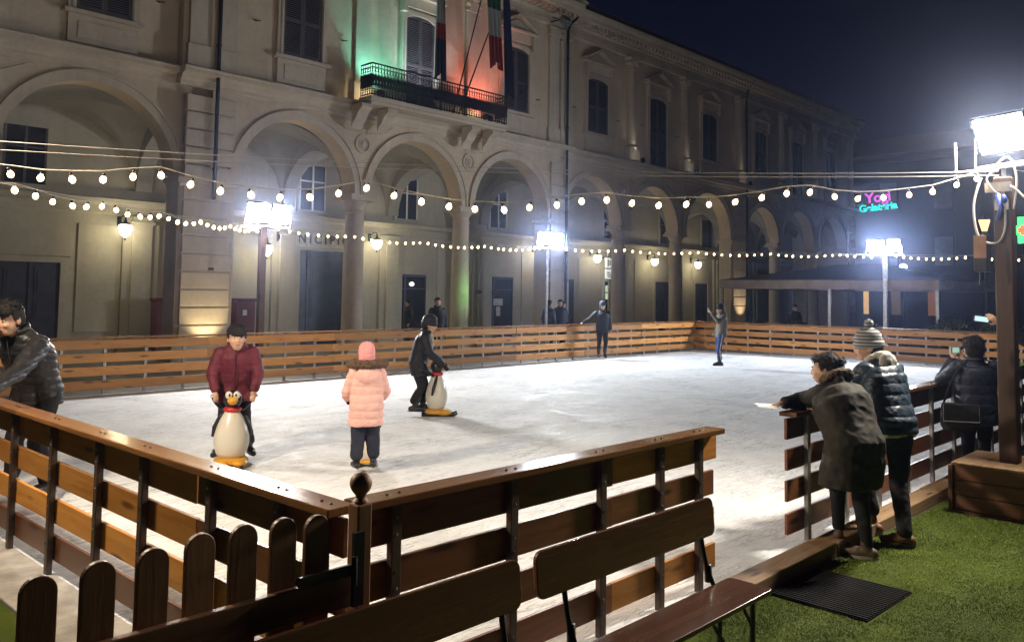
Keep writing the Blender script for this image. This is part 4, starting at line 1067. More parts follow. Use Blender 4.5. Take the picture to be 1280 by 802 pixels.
# ================================================================== PEOPLE
SKINM = plain('skin', (.55, .34, .24), .62, 0, .18, 14, .2, 90)
def hairm(): return plain('black_hair', (.012, .010, .009), .6, 0, .5, 60, .9, 200, .3, .006)
EYEM = plain('eye_dark', (.015, .012, .01), .2, 0, .1, 5, 0); EYEW = plain('eye_white', (.7, .7, .7), .3, 0, .05, 5, 0); LIPM = plain('lips', (.36, .13, .11), .5, 0, .1, 8, 0)
def capsule(b, p, r0, q, r1, seg=12):
    p = Vector(p); q = Vector(q); d = (q-p); L = d.length
    if L < 1e-5: b.ell(p, (r0, r0, r0), seg, 8); return
    d.normalize(); pts = []; rs = []
    for k in range(1, 5): a = PI/2*k/4; pts.append(p-d*r0*math.cos(a)); rs.append(max(.001, r0*math.sin(a)))
    for k in range(1, 4): pts.append(p.lerp(q, k/4)); rs.append(r0+(r1-r0)*k/4)
    for k in range(4, 0, -1): a = PI/2*k/4; pts.append(q+d*r1*math.cos(a)); rs.append(max(.001, r1*math.sin(a)))
    b.tube(pts, rs, seg)
def loft(b, rings, seg=22):
    # rings: (centre, lateral vec, forward vec, rx, ry)
    vs = []; n = len(rings)
    for c, a, f, rx, ry in rings:
        for k in range(seg):
            an = 2*PI*k/seg; ca, sa = math.cos(an), math.sin(an)
            ca = math.copysign(abs(ca)**.85, ca); sa = math.copysign(abs(sa)**.85, sa)
            vs.append(Vector(c)+a*rx*ca+f*ry*sa)
    fs = [(i*seg+k, i*seg+(k+1) % seg, (i+1)*seg+(k+1) % seg, (i+1)*seg+k) for i in range(n-1) for k in range(seg)]
    fs += [tuple(range(seg-1, -1, -1)), tuple((n-1)*seg+k for k in range(seg))]
    b.add(vs, fs)
def fuse(mb, name, m, parent, voxel, smooth=3, disp=None, thin=0):
    me = mb.mesh('tmp'); o = bpy.data.objects.new('tmp', me); COL.objects.link(o)
    r = o.modifiers.new('r', 'REMESH'); r.mode = 'VOXEL'; r.voxel_size = voxel
    if smooth: s_ = o.modifiers.new('s', 'SMOOTH'); s_.iterations = smooth; s_.factor = .5
    dg = bpy.context.evaluated_depsgraph_get(); out = bpy.data.meshes.new_from_object(o.evaluated_get(dg)); bpy.data.objects.remove(o); bpy.data.meshes.remove(me)
    if disp:
        nv = [v.normal.copy() for v in out.vertices]
        for v, n_ in zip(out.vertices, nv): v.co = v.co+n_*disp(v.co, n_)
    for p in out.polygons: p.use_smooth = True
    out.materials.clear(); out.materials.append(m); out.name = name
    o2 = bpy.data.objects.new(name, out); COL.objects.link(o2); o2.parent = parent
    return o2
def folds(amp=.006, sc=9):
    return lambda c, n: amp*(noise.noise(Vector((c.x*sc, c.y*sc, c.z*sc*.6)))-.9*abs(noise.noise(Vector((c.x*sc*1.7+4, c.y*sc*1.7, c.z*sc*1.9))))+.5*noise.noise(Vector((c.x*sc*2.3, c.y*sc*2.3, c.z*sc*1.6)))+.35)
def puffy(pitch=.075, amp=.012, ax=Vector((0, 0, 1))):
    def f(c, n):
        w = c.dot(ax)+.012*noise.noise(c*5)
        return amp*(abs(math.sin(PI*w/pitch))**.6-.6)+.005*noise.noise(c*20)+.006*noise.noise(Vector((c.x*9, c.y*9, c.z*5)))+.0025*noise.noise(c*55)
    return f
def person(label, loc, rz, h=1.75, pose=None, jacket=None, jm=None, tm=None, hem=.80, fat=1.0, puff=None, head_yaw=0, head_pitch=0, hair='short', hat=None,
           shoes='shoe', shoem=None, vox=.014, hands=True, hood=None, leg_r=1.0, group=None, sleeve=1.0, hcurl=.9, hn=None, face=True, gloves=None, headscale=1.0, zipm=None):
    s = h/1.75; t = thing('person', label, 'person', loc, rz, group)
    J = dict(pelvis=(0, 0, .94), chest=(0, .01, 1.30), neck=(0, .0, 1.47), head=(0, .03, 1.615),
             shL=(-.168, 0, 1.405), shR=(.168, 0, 1.405), elL=(-.235, -.02, 1.13), elR=(.235, -.02, 1.13), wrL=(-.24, .06, .90), wrR=(.24, .06, .90),
             hpL=(-.09, 0, .92), hpR=(.09, 0, .92), knL=(-.10, .03, .50), knR=(.10, .03, .50), anL=(-.11, 0, .09), anR=(.11, 0, .09), ftL=0.0, ftR=0.0)
    if pose: J.update(pose)
    lift = .06 if shoes == 'skate' else 0
    j = {}
    for k_, v in J.items():
        if k_[:2] == 'ft': j[k_] = v; continue
        if len(v) == 4: j[k_] = Matrix.Rotation(-rz, 3, 'Z') @ (Vector(v[:3])-Vector((loc[0], loc[1], 0)))+Vector((0, 0, -loc[2])); continue
        z = v[2]
        if k_[:2] in ('an',): z = z+lift/s
        j[k_] = Vector((v[0], v[1], z))*s
    lat = (j['shR']-j['shL']).normalized(); spine = (j['neck']-j['pelvis']).normalized(); fwd = Vector((0, 0, 1)).cross(lat)*-1
    fwd = spine.cross(lat).normalized()*1.0
    if fwd.y < -.5 and abs(fwd.x) < .5: fwd = -fwd
    lp = (j['hpR']-j['hpL']).normalized(); fp = Vector((0, 0, 1)).cross(lp); 
    hs = s**.45*headscale*1.07
    # head frame
    H = Matrix.Rotation(head_yaw, 3, 'Z') @ Matrix.Rotation(head_pitch, 3, 'X'); hc = j['head']
    def hp(x, y, z): return hc+H @ (Vector((x, y, z))*hs)
    # ---- body: one continuous skin surface
    b = MB(); er = H.to_euler()
    def hell(c, r): b.ell(hp(*c), tuple(x*hs for x in r), 18, 12, er)
    hell((0, -.012, .035), (.076, .094, .088)); hell((0, .022, -.012), (.064, .074, .085)); hell((0, .038, -.062), (.045, .05, .045)); hell((0, .03, -.035), (.06, .055, .05))
    hell((0, .095, -.018), (.013, .018, .015)); capsule(b, hp(0, .088, .015), .009*hs, hp(0, .101, -.016), .012*hs, 8)
    for sx in (-1, 1):
        hell((sx*.076, -.008, -.005), (.012, .022, .032)); hell((sx*.034, .066, -.02), (.024, .024, .02))
    hell((0, .082, -.052), (.024, .012, .010))
    capsule(b, j['neck']-Vector((0, 0, .04)), .058*s, hp(0, -.012, -.05), .052*hs)
    loft(b, [(j['pelvis']-Vector((0, 0, .06*s)), lp, fp, .12*s, .09*s), (j['pelvis'].lerp(j['chest'], .5), lat, fwd, .11*s, .08*s), (j['chest'], lat, fwd, .13*s, .09*s), (j['neck']-spine*.03, lat, fwd, .09*s, .06*s)])
    for S in 'LR':
        sgn = -1 if S == 'L' else 1
        capsule(b, j['sh'+S], .05*s, j['el'+S], .038*s); capsule(b, j['el'+S], .038*s, j['wr'+S], .026*s)
        capsule(b, j['hp'+S], .075*s, j['kn'+S], .05*s); capsule(b, j['kn'+S], .05*s, j['an'+S], .035*s)
    fin = fuse_hands = MB()
    for S in 'LR':
        if not hands: continue
        sgn = -1 if S == 'L' else 1
        d = (j['wr'+S]-j['el'+S]).normalized()
        n_ = Vector((hn or {}).get(S, (-sgn*1.0, 0, -.2))); n_ = (n_-d*n_.dot(d)).normalized(); side = d.cross(n_).normalized()
        if side.y < 0 and abs(side.y) > .3: side = -side
        w = j['wr'+S]; k_ = s**.8
        tgt = b if gloves is None else fin
        palm = w+d*.05*k_
        M = Matrix((side, n_, d)).transposed()
        tgt.ell(palm, (.038*k_, .016*k_, .05*k_), 12, 8, M.to_euler())
        capsule(tgt, w-d*.02, .026*k_, palm, .022*k_)
        for i, (o_, ln) in enumerate(((-.029, .062), (-.010, .072), (.010, .068), (.029, .053))):
            r0 = palm+d*.035*k_+side*(-o_)*k_
            a1 = hcurl*.6; a2 = hcurl*1.4
            m1 = r0+(d*math.cos(a1)+n_*math.sin(a1))*ln*.5*k_; m2 = m1+(d*math.cos(a2)+n_*math.sin(a2))*ln*.5*k_
            capsule(tgt, r0, .0095*k_, m1, .0088*k_, 8); capsule(tgt, m1, .0088*k_, m2, .0075*k_, 8)
        th0 = palm-d*.02*k_+side*.028*k_; th1 = th0+(side*.8+d*.55+n_*.5).normalized()*.032*k_; th2 = th1+(d*.9+n_*.5).normalized()*.028*k_
        capsule(tgt, th0, .013*k_, th1, .011*k_, 8); capsule(tgt, th1, .011*k_, th2, .009*k_, 8)
        if gloves is not None: fuse(fin, 'glove', gloves, t, .009, 1); fin = MB()
    fuse(b, 'body', SKINM, t, min(vox, .0095) if vox < .012 else vox*.8, 1)
    
    if face:
        for sx in (-1, 1):
            o = MB().ell(hp(sx*.031, .080, .012), (.0135*hs, .008*hs, .0075*hs), 10, 8, er).build('eye', EYEW, t, smooth=True)
            MB().ell(hp(sx*.031, .0865, .012), (.0065*hs, .004*hs, .0065*hs), 8, 6, er).build('pupil', EYEM, o, smooth=True)
            MB().ell(hp(sx*.032, .086, .033), (.019*hs, .006*hs, .0045*hs), 10, 6, er).build('eyebrow', hairm(), t, smooth=True)
        MB().ell(hp(0, .0925, -.052), (.021*hs, .006*hs, .006*hs), 12, 6, er).build('mouth', LIPM, t, smooth=True)
    # ---- trousers
    b = MB(); R_ = leg_r*s
    loft(b, [(j['pelvis']+Vector((0, 0, .07*s)), lp, fp, .145*s*min(fat, 1.1), .105*s*min(fat, 1.1)), (j['pelvis'], lp, fp, .16*s*min(fat, 1.1), .115*s*min(fat, 1.1)), (j['pelvis']-Vector((0, 0, .09*s)), lp, fp, .16*s*min(fat, 1.1), .115*s*min(fat, 1.1))])
    for S in 'LR':
        capsule(b, j['hp'+S]-Vector((0, 0, .02)), .092*s*min(leg_r, 1.08)*min(fat, 1.15), j['kn'+S], .066*R_); capsule(b, j['kn'+S], .066*R_, j['an'+S]+Vector((0, 0, (.10 if shoes == 'skate' else .03)*s)), (.058 if shoes == 'skate' else .050)*R_)
    fuse(b, 'trousers', tm, t, vox, 3, folds(.008, 8))
    # ---- jacket
    b = MB(); q = fat
    hz = j['pelvis']+(Vector((0, 0, -1)))*(.94-hem)*s
    mk = (j['knL']+j['knR'])/2
    if hem < .8: hz = j['pelvis'].lerp(mk, (.94-hem)/.44); hz = Vector((hz.x*.8, hz.y*.8, hz.z))
    rings = [(hz, lp, fp, .185*s*q, .145*s*q)]
    if hem < .85: rings.append((hz.lerp(j['pelvis'], .5), lp, fp, .185*s*q, .14*s*q))
    rings += [(j['pelvis']+Vector((0, 0, .03*s)), lp, fp, .182*s*q, .135*s*q), (j['pelvis'].lerp(j['chest'], .45), (lp+lat).normalized(), (fp+fwd).normalized(), .172*s*q, .128*s*q),
              (j['chest'], lat, fwd, .19*s*q, .138*s*q), (j['chest'].lerp(j['neck'], .5), lat, fwd, .172*s*q, .125*s*q), (j['neck']-spine*.04*s, lat, fwd, .122*s*q, .10*s), (j['neck']+spine*.045*s, lat, fwd, .080*s, .080*s)]
    loft(b, rings)
    for S in 'LR':
        capsule(b, j['sh'+S]-spine*.01, .078*s*sleeve, j['el'+S], .062*s*sleeve); capsule(b, j['el'+S], .062*s*sleeve, j['wr'+S].lerp(j['el'+S], .10), .048*s*sleeve)
    if hood == 'down':
        b.ell(j['neck']-fwd*.085*s+spine*.0, (.12*s, .06*s, .09*s), 16, 10, H.to_euler()); 
    f = folds(.007, 10)
    fuse(b, 'jacket', jm, t, vox*.9, 9, puff or f)
    # collar
    b = MB(); pts = []
    for k in range(17):
        a = PI*(-.28)+PI*1.56*k/16
        pts.append(j['neck']+spine*.035*s+lat*.085*s*math.cos(a)-fwd*.085*s*math.sin(a))
    b.tube(pts, .030*s, 8); fuse(b, 'collar', jm, t, .009 if vox < .013 else .014, 2)
    if zipm:
        b = MB(); pts = []
        for f_ in (0, .25, .5, .75, 1):
            p_ = (hz+Vector((0, 0, .02))).lerp(j['pelvis'], f_*2) if f_ < .5 else j['pelvis'].lerp(j['neck'], (f_-.5)*2)
            ry_ = (.145, .138, .135, .150, .10)[int(f_*4)]*s*q
            pts.append(p_+(fwd if f_ > .5 else fp)*(ry_+.012))
        b.tube(pts, .006, 6); b.build('zip', zipm, t, smooth=True)
        for sx in (-1, 1):
            c_ = j['pelvis'].lerp(j['chest'], .15)+lat*sx*.11*s*q+fwd*.118*s*q
            MB().tube([c_+Vector((0, 0, .05))+fwd*.004, c_-Vector((0, 0, .05))+lat*sx*.03], .007, 6).build('pocket_seam', zipm, t)
    # ---- hair / hat
    HM = hairm()
    if hair:
        b = MB()
        def he(c, r): b.ell(hp(*c), tuple(x*hs for x in r), 20, 14, er)
        he((0, -.030, .050), (.086, .092, .088)); he((0, -.045, .0), (.083, .075, .08))
        if hair == 'fringe': he((0, .040, .078), (.080, .058, .055)); he((0, .072, .055), (.066, .032, .036)); he((-.03, .078, .042), (.03, .022, .026))
        elif hair == 'bun': he((0, -.125, .045), (.038, .038, .036)); he((0, .02, .085), (.07, .055, .04)); he((0, -.06, -.02), (.07, .055, .06))
        elif hair == 'messy': he((0, .03, .088), (.084, .066, .05)); he((.03, .066, .070), (.045, .038, .038)); he((-.035, .064, .075), (.042, .038, .038)); he((-.04, .0, .12), (.05, .05, .03)); he((.04, -.03, .12), (.05, .05, .03))
        else: he((0, .028, .085), (.072, .056, .042))
        for sx in (-1, 1): he((sx*.072, .0, .03), (.014, .03, .04))
        ho_ = fuse(b, 'hair', HM, t, .008 if vox < .012 else .013, 1, lambda c, n: .006*noise.noise(Vector((c.x*60, c.y*60, c.z*16)))+.003*noise.noise(c*90))
        if vox < .0115 and not hat:      # loose strands so that the outline is not a smooth cap
            rg = random.Random(5); bmh = bmesh.new(); bmh.from_mesh(ho_.data); bmh.verts.ensure_lookup_table(); bmh.normal_update()
            V0 = [(v.co.copy(), v.normal.copy()) for v in bmh.verts]
            top = hp(0, -.01, .13)
            for i in range(1500):
                c_, n_ = V0[rg.randrange(len(V0))]
                fl = (c_-top); fl = (fl-n_*fl.dot(n_)); fl = fl.normalized() if fl.length > 1e-4 else Vector((1, 0, 0))
                d_ = (fl*.9+n_*rg.uniform(.1, .65)+Vector((rg.gauss(0, .25), rg.gauss(0, .25), rg.gauss(0, .2)))).normalized()*rg.uniform(.018, .042)*(.6 if hair == 'fringe' else 1)
                sd = d_.cross(n_); sd = (sd.normalized() if sd.length > 1e-6 else Vector((1, 0, 0)))*.0016
                q0 = bmh.verts.new(c_-sd-n_*.002); q1 = bmh.verts.new(c_+sd-n_*.002); q2 = bmh.verts.new(c_+d_*.6+n_*.002+sd*.6); q3 = bmh.verts.new(c_+d_)
                bmh.faces.new((q0, q1, q2, q3))
            bmh.to_mesh(ho_.data); bmh.free()
    if hat:
        hm, style = hat; b = MB()
        prof = [(.098, -.02), (.101, .0), (.102, .03), (.095, .075), (.078, .105), (.045, .128), (.005, .137)]
        vs = MB().lathe([(r*hs, z*hs) for r, z in prof], 26, sx=.90, sy=1.08)
        vs.v = [tuple(hp(0, -.012, .030)+H @ Vector(v)) for v in vs.v]; vs.build('hat', hm, t, smooth=True)
        if style in ('cuff', 'pompom'):
            cu = MB().lathe([(r*hs, z*hs) for r, z in ((.095, -.03), (.108, -.028), (.112, -.005), (.110, .025), (.098, .032))], 26, sx=.90, sy=1.08)
            cu.v = [tuple(hp(0, -.012, .030)+H @ Vector(v)) for v in cu.v]; cu.build('hat_cuff', hm, t, smooth=True)
        if style == 'pompom':
            p_ = MB(); p_.ell(hp(0, -.03, .198), (.036*hs,)*3, 16, 12); fuse(p_, 'pompom', hm, t, .007, 0, lambda c, n: .008*noise.noise(c*90))
        if style == 'low':   # pulled down over ears and neck
            l_ = MB().lathe([(r*hs, z*hs) for r, z in ((.085, -.09), (.098, -.07), (.100, -.02), (.098, .0))], 26, sx=.90, sy=1.0)
            l_.v = [tuple(hp(0, -.022, .030)+H @ Vector(v)) for v in l_.v]; l_.build('hat_band', hm, t, smooth=True)
        if style == 'cap':
            l_ = MB(); l_.ell(hp(0, .11, .045), (.062*hs, .06*hs, .009*hs), 16, 8, er); l_.build('cap_brim', hm, t, smooth=True)
    # ---- shoes
    SM = shoem or plain('black_leather', (.02, .02, .022), .35, 0, .2, 10, .05)
    for S in 'LR':
        a = j['ft'+S]; D = Vector((math.sin(a)*-1, math.cos(a), 0)); A_ = j['an'+S]; z0 = lift
        sole = Vector((A_.x, A_.y, z0))
        b = MB(); u_ = s*(1.22 if shoes == 'skate' else 1.08)
        capsule(b, sole+Vector((0, 0, .045*u_))-D*.04*u_, .040*u_, sole+Vector((0, 0, .045*u_))+D*.07*u_, .042*u_); capsule(b, sole+Vector((0, 0, .035*u_))+D*.07*u_, .040*u_, sole+Vector((0, 0, .03*u_))+D*.145*u_, .030*u_)
        top = .21*s if shoes == 'skate' else (.15*s if shoes == 'boot' else .09*s)
        kdir = (j['kn'+S]-A_).normalized()
        capsule(b, sole+Vector((0, 0, .05*s)), .046*s, sole+Vector((0, 0, .05*s))+kdir*top, .060*s if shoes != 'shoe' else .042*s)
        sh = fuse(b, 'skate' if shoes == 'skate' else 'shoe', SM, t, .010 if vox < .013 else .014, 2)
        for v in sh.data.vertices:
            if v.co.z < z0+.004: v.co.z = z0+.004
        if shoes == 'skate':
            bl = MB(); side = Vector((-D.y, D.x, 0)); c = sole+D*.04*s
            def Q(u, z, w): return tuple(c+D*u*s+side*w+Vector((0, 0, z)))
            for w0, w1, pts in ((-.0025, .0025, [(-.15, .006), (-.14, .001), (.13, .001), (.165, .016), (.16, .026), (-.15, .024)]),):
                n = len(pts); bl.add([Q(u, z, w0) for u, z in pts]+[Q(u, z, w1) for u, z in pts], [tuple(range(n)), tuple(range(2*n-1, n-1, -1))]+[(i, i+n, (i+1) % n+n, (i+1) % n) for i in range(n)])
            bl.tube([Q(-.09, .02, 0), Q(-.07, .066, 0)], .010, 6); bl.tube([Q(.09, .02, 0), Q(.07, .066, 0)], .010, 6)
            bl.build('blade', STEEL, sh)
        else:
            so = MB(); side = Vector((-D.y, D.x, 0)); c = sole+D*.045*s; n = 16
            pts = [(math.cos(2*PI*k/n)*.125*s, math.sin(2*PI*k/n)*.047*s) for k in range(n)]
            so.add([tuple(c+D*u+side*w+Vector((0, 0, .002))) for u, w in pts]+[tuple(c+D*u+side*w+Vector((0, 0, .024))) for u, w in pts], [tuple(range(n)), tuple(range(2*n-1, n-1, -1))]+[(i, i+n, (i+1) % n+n, (i+1) % n) for i in range(n)])
            so.build('sole', plain('rubber_sole', (.30, .28, .25) if shoes == 'shoe' else (.05, .04, .03), .7, bmp=0) if shoem else RUBBER, sh)
    t['_j'] = 0; del t['_j']
    return t, j, (lat, fwd, spine), hp
def fab(name, col, rough=.8, var=.2, sc=14, bs=160): return plain(name, col, rough, 0, var, sc, .35, bs, .3, .003)
MAROON = fab('maroon_jacket', (.115, .016, .030), .6); PINK = fab('pink_coat', (.80, .48, .44), .6, .08); NAVYT = fab('navy_trousers', (.022, .026, .045)); BLACKT = fab('black_trousers', (.014, .014, .017))
BLACKJ = fab('black_jacket', (.016, .017, .022), .55); NAVYJ = fab('navy_jacket', (.020, .026, .048), .5); OLIVE = fab('olive_parka', (.022, .020, .014)); OLIVE2 = fab('olive_grey_jacket', (.13, .12, .10))
BLUEP = fab('blue_puffer', (.030, .048, .075), .38); GREYP = fab('grey_puffer', (.020, .020, .023), .4); JEANS = fab('blue_jeans', (.035, .06, .18)); WOOLG = fab('grey_knit', (.20, .21, .23), .95); WOOLP = fab('pink_knit', (.82, .36, .38), .95, .08)
FUR = plain('brown_fur', (.11, .07, .045), .95, 0, .5, 30, .6, 120); TANB = plain('tan_boot', (.16, .075, .03), .6, 0, .2, 10, .1); SNEAK = plain('brown_sneaker', (.09, .06, .045), .6, 0, .3, 12, .1); HOODG = fab('grey_hoodie', (.42, .42, .40))
CREAMS = fab('cream_scarf', (.62, .58, .48), .9)

def knit_stripes(name, c1, c2):
    m, nt, p = nodes_of(name); v = obj_vec(nt); w = nt.nodes.new('ShaderNodeTexWave'); w.wave_type = 'BANDS'; w.bands_direction = 'Z'; w.inputs['Scale'].default_value = 11; w.inputs['Distortion'].default_value = .6
    nt.links.new(v, w.inputs[0]); nt.links.new(mix_rgb(nt, ramp(nt, w.outputs[1], [(.35, 0), (.65, 1)]), c1, c2), p.inputs['Base Color']); p.inputs['Roughness'].default_value = .95
    w2 = noise_node(nt, v, 130, 2); nt.links.new(bump(nt, w2, .6, .004), p.inputs['Normal']); return m

# ---------------- penguins (skating aids)
PW = plain('penguin_white', (.74, .72, .64), .28, 0, .05, 4, 0); PBK = plain('penguin_black', (.015, .016, .02), .3, 0, .1, 4, 0); PY = plain('penguin_yellow', (.75, .38, .04), .35, 0, .1, 5, 0); PRD = plain('penguin_red', (.55, .03, .03), .4, 0, .1, 5, 0)
def penguin(loc, rz, label, k=1.0):
    t = thing('penguin_skating_aid', label, 'skating aid', loc, rz, 'penguin skating aids')
    MB().lathe([(.001, .085*k), (.125*k, .09*k), (.165*k, .15*k), (.192*k, .25*k), (.190*k, .33*k), (.165*k, .43*k), (.128*k, .52*k), (.095*k, .58*k), (.08*k, .61*k), (.001, .615*k)], 32, sx=1, sy=.86).build('penguin_body', PW, t, smooth=True)
    MB().lathe([(.075, .60), (.095, .612), (.098, .63), (.085, .65), (.07, .655)], 24).build('red_scarf', PRD, t, smooth=True).scale = (k, k, k)
    hd = MB(); hd.ell((0, 0, .735*k), (.10*k, .098*k, .105*k), 24, 16); hd.build('penguin_head', PBK, t, smooth=True)
    for sx in (-1, 1):
        e_ = MB().ell((sx*.042*k, .075*k, .79*k), (.038*k, .030*k, .044*k), 16, 12).build('penguin_eye', PW, t, smooth=True)
        MB().ell((sx*.034*k, .103*k, .792*k), (.013*k, .008*k, .016*k), 10, 8).build('pupil', PBK, e_, smooth=True)
        MB().tube([(sx*.05*k, -.03*k, .60*k), (sx*.12*k, -.10*k, .62*k), (sx*.19*k, -.17*k, .68*k), (sx*.22*k, -.26*k, .72*k)], [.026*k, .022*k, .018*k, .018*k], 10).build('handle', PBK, t, smooth=True)
        MB().tube([(sx*.085*k, -.0, .60*k), (sx*.145*k, -.02*k, .52*k), (sx*.188*k, -.05*k, .42*k), (sx*.205*k, -.07*k, .32*k)], [.018*k, .022*k, .026*k, .014*k], 10).build('wing', PBK, t, smooth=True)
        MB().ell((sx*.095*k, .11*k, .052*k), (.085*k, .125*k, .045*k), 16, 10).build('penguin_foot', PY, t, smooth=True)
    MB().ell((0, .115*k, .735*k), (.058*k, .062*k, .040*k), 18, 12).ell((0, .105*k, .71*k), (.045*k, .05*k, .025*k), 14, 8).build('beak', PY, t, smooth=True)
    MB().lathe([(.17*k, .035), (.185*k, .045), (.185*k, .085*k), (.15*k, .10*k)], 24, sx=1, sy=.9).build('base', PY, t, smooth='auto')
    b = MB()
    for sx in (-1, 1): b.box((sx*.12*k, .03, .018), (.03, .50*k, .034)); b.tube([(sx*.12*k, .27*k, .018), (sx*.12*k, .32*k, .045)], .016, 6)
    b.build('runner', PBK, t)
    return t
ZI = .032
penguin((4.86, 8.86, ZI), 2.62, 'penguin skating aid held by the child in the maroon jacket, facing the camera')
penguin((9.18, 10.28, ZI), -2.28, 'penguin skating aid leaning right, pushed by the skater in black with a cream scarf', 1.05)
penguin((5.98, 7.86, ZI), -.62, 'penguin skating aid mostly hidden in front of the child in the pink coat', .64)

# ---------------- skaters
person('child in a maroon padded jacket and black fringe pushing a penguin toward the camera', (5.02, 9.10, ZI), 2.60, 1.56,
       dict(pelvis=(0, -.06, .93), chest=(0, .04, 1.30), neck=(0, .10, 1.485), head=(0, .165, 1.575), shL=(-.19, .07, 1.395), shR=(.19, .07, 1.395), elL=(-.285, .12, 1.13), elR=(.285, .12, 1.13), wrL=(-.235, .27, .92), wrR=(.235, .27, .92),
            knL=(-.13, .03, .5), knR=(.13, .03, .5), anL=(-.20, -.05, .09), anR=(.19, -.04, .09), ftL=.3, ftR=-.3),
       jm=MAROON, tm=BLACKT, hem=.77, fat=1.38, puff=puffy(.10, .006), hair='fringe', shoes='skate', vox=.011, head_yaw=.15, head_pitch=-.02, sleeve=1.2, leg_r=1.15, headscale=1.22, zipm=BLACKT, hn={'L': (0, 0, -1), 'R': (0, 0, -1)})
t, j, (lat, fwd, spine), hp = person('child in a pink padded coat and pink knitted hat, seen from behind', (5.70, 7.52, ZI), -.50, 1.37,
       dict(pelvis=(0, -.02, .93), chest=(0, .03, 1.28), neck=(0, .05, 1.45), head=(0, .08, 1.60), elL=(-.275, .02, 1.12), elR=(.275, .02, 1.12), wrL=(-.24, .22, 1.0), wrR=(.25, .20, 1.0), knL=(-.10, .04, .5), knR=(.10, .04, .5), anL=(-.12, -.03, .09), anR=(.12, .02, .09), ftL=.15, ftR=-.25),
       jm=PINK, tm=NAVYT, hem=.66, fat=1.30, puff=puffy(.085, .011), hair=None, hat=(WOOLP, 'low'), shoes='skate', vox=.010, sleeve=1.15, leg_r=1.5, headscale=1.04, gloves=BLACKT)
b = MB(); pts = []
for k in range(25):
    a = 2*PI*k/24; pts.append(j['neck']+spine*.03+lat*.185*math.cos(a)+fwd*(-.055+.125*math.sin(a))+Vector((0, 0, .008*math.cos(2*a))))
b.tube(pts, .046, 10, True); fuse(b, 'fur_collar', FUR, t, .009, 0, lambda c, n: .012*noise.noise(c*60)+.008*noise.noise(c*120))
b = MB(); b.ell(j['neck']-fwd*.125-spine*.09, (.14, .055, .10), 18, 12); fuse(b, 'hood', PINK, t, .012, 3, folds(.008, 14))
t, j, (lat, fwd, spine), hp = person('skater in a black coat with a cream scarf and black hat, bending over a penguin', (9.02, 10.47, ZI), -2.33, 1.60,
       dict(pelvis=(0, -.08, .90), chest=(0, .02, 1.26), neck=(0, .07, 1.43), head=(0, .13, 1.56), shL=(-.17, .05, 1.37), shR=(.17, .05, 1.37), elL=(-.24, .12, 1.10), elR=(.24, .14, 1.10), wrL=(-.20, .36, .88), wrR=(.20, .38, .88),
            hpL=(-.09, -.08, .88), hpR=(.09, -.08, .88), knL=(-.09, .06, .50), knR=(.09, .01, .50), anL=(-.10, .02, .09), anR=(.11, -.12, .09)),
       jm=BLACKJ, tm=BLACKT, hem=.70, fat=1.18, sleeve=1.22, leg_r=1.15, hair='short', hat=(BLACKJ, 'cuff'), shoes='skate', vox=.012, head_pitch=-.15, gloves=BLACKT, headscale=1.1)
b = MB(); c = j['neck']+fwd*.09; capsule(b, j['neck']+fwd*.07-spine*.03, .055, j['chest']+fwd*.13, .055); capsule(b, j['chest']+fwd*.13, .055, j['pelvis']+fwd*.14+Vector((0, 0, .08)), .045); fuse(b, 'scarf', CREAMS, t, .012, 1, folds(.006, 12))
person('adult skater in black touching the long fence, dark hood up', (20.75, 15.75, ZI), 2.45, 1.74,
       dict(shL=(-.19, 0, 1.42), shR=(.19, 0, 1.42), elR=(.40, -.04, 1.22), wrR=(.58, -.12, 1.10), elL=(-.25, 0, 1.13), wrL=(-.25, .08, .90), knL=(-.1, .05, .5), anL=(-.08, .02, .09), anR=(.10, -.06, .09)),
       jm=BLACKJ, tm=BLACKT, hem=.82, fat=1.1, hair='short', hat=(fab('slate_hat', (.05, .06, .10)), 'low'), shoes='skate', vox=.017)
t, j, (lat, fwd, spine), hp = person('skater in a grey-green jacket and blue jeans taking a picture with raised arms', (21.0, 11.9, ZI), .95, 1.74,
       dict(pelvis=(0, -.04, .94), chest=(0, -.07, 1.3), neck=(0, -.05, 1.46), head=(0, -.01, 1.6), shL=(-.18, -.05, 1.41), shR=(.18, -.05, 1.41), elL=(-.26, .16, 1.27), wrL=(-.10, .30, 1.52), elR=(.28, -.12, 1.16), wrR=(.30, .0, .97), anL=(-.08, .04, .09), anR=(.09, -.05, .09), knL=(-.09, .07, .5), knR=(.1, .0, .5)),
       jm=OLIVE2, tm=JEANS, hem=.84, hair='short', hat=(BLACKT, 'cap'), shoes='skate', vox=.017, hood='down', hcurl=.7)
MB().box(tuple(j['wrL']+Vector((.04, .05, .09))), (.15, .012, .075), ry=.1).build('phone', BLACKST, None).name = 'mobile_phone'
ph = bpy.data.objects['mobile_phone']; ph.location = (21.0, 11.9, ZI); ph.rotation_euler.z = .95; tag(ph, 'dark phone held up by the far skater in jeans', 'phone')
b = MB()
for S in 'LR':
    sx = -1 if S == 'L' else 1
    b.tube([j['hp'+S]+Vector((sx*.088, 0, .0)), j['kn'+S]+Vector((sx*.065, 0, 0)), j['an'+S]+Vector((sx*.05, 0, .10))], .010, 6)
b.build('white_stripe', WHITEP, t)

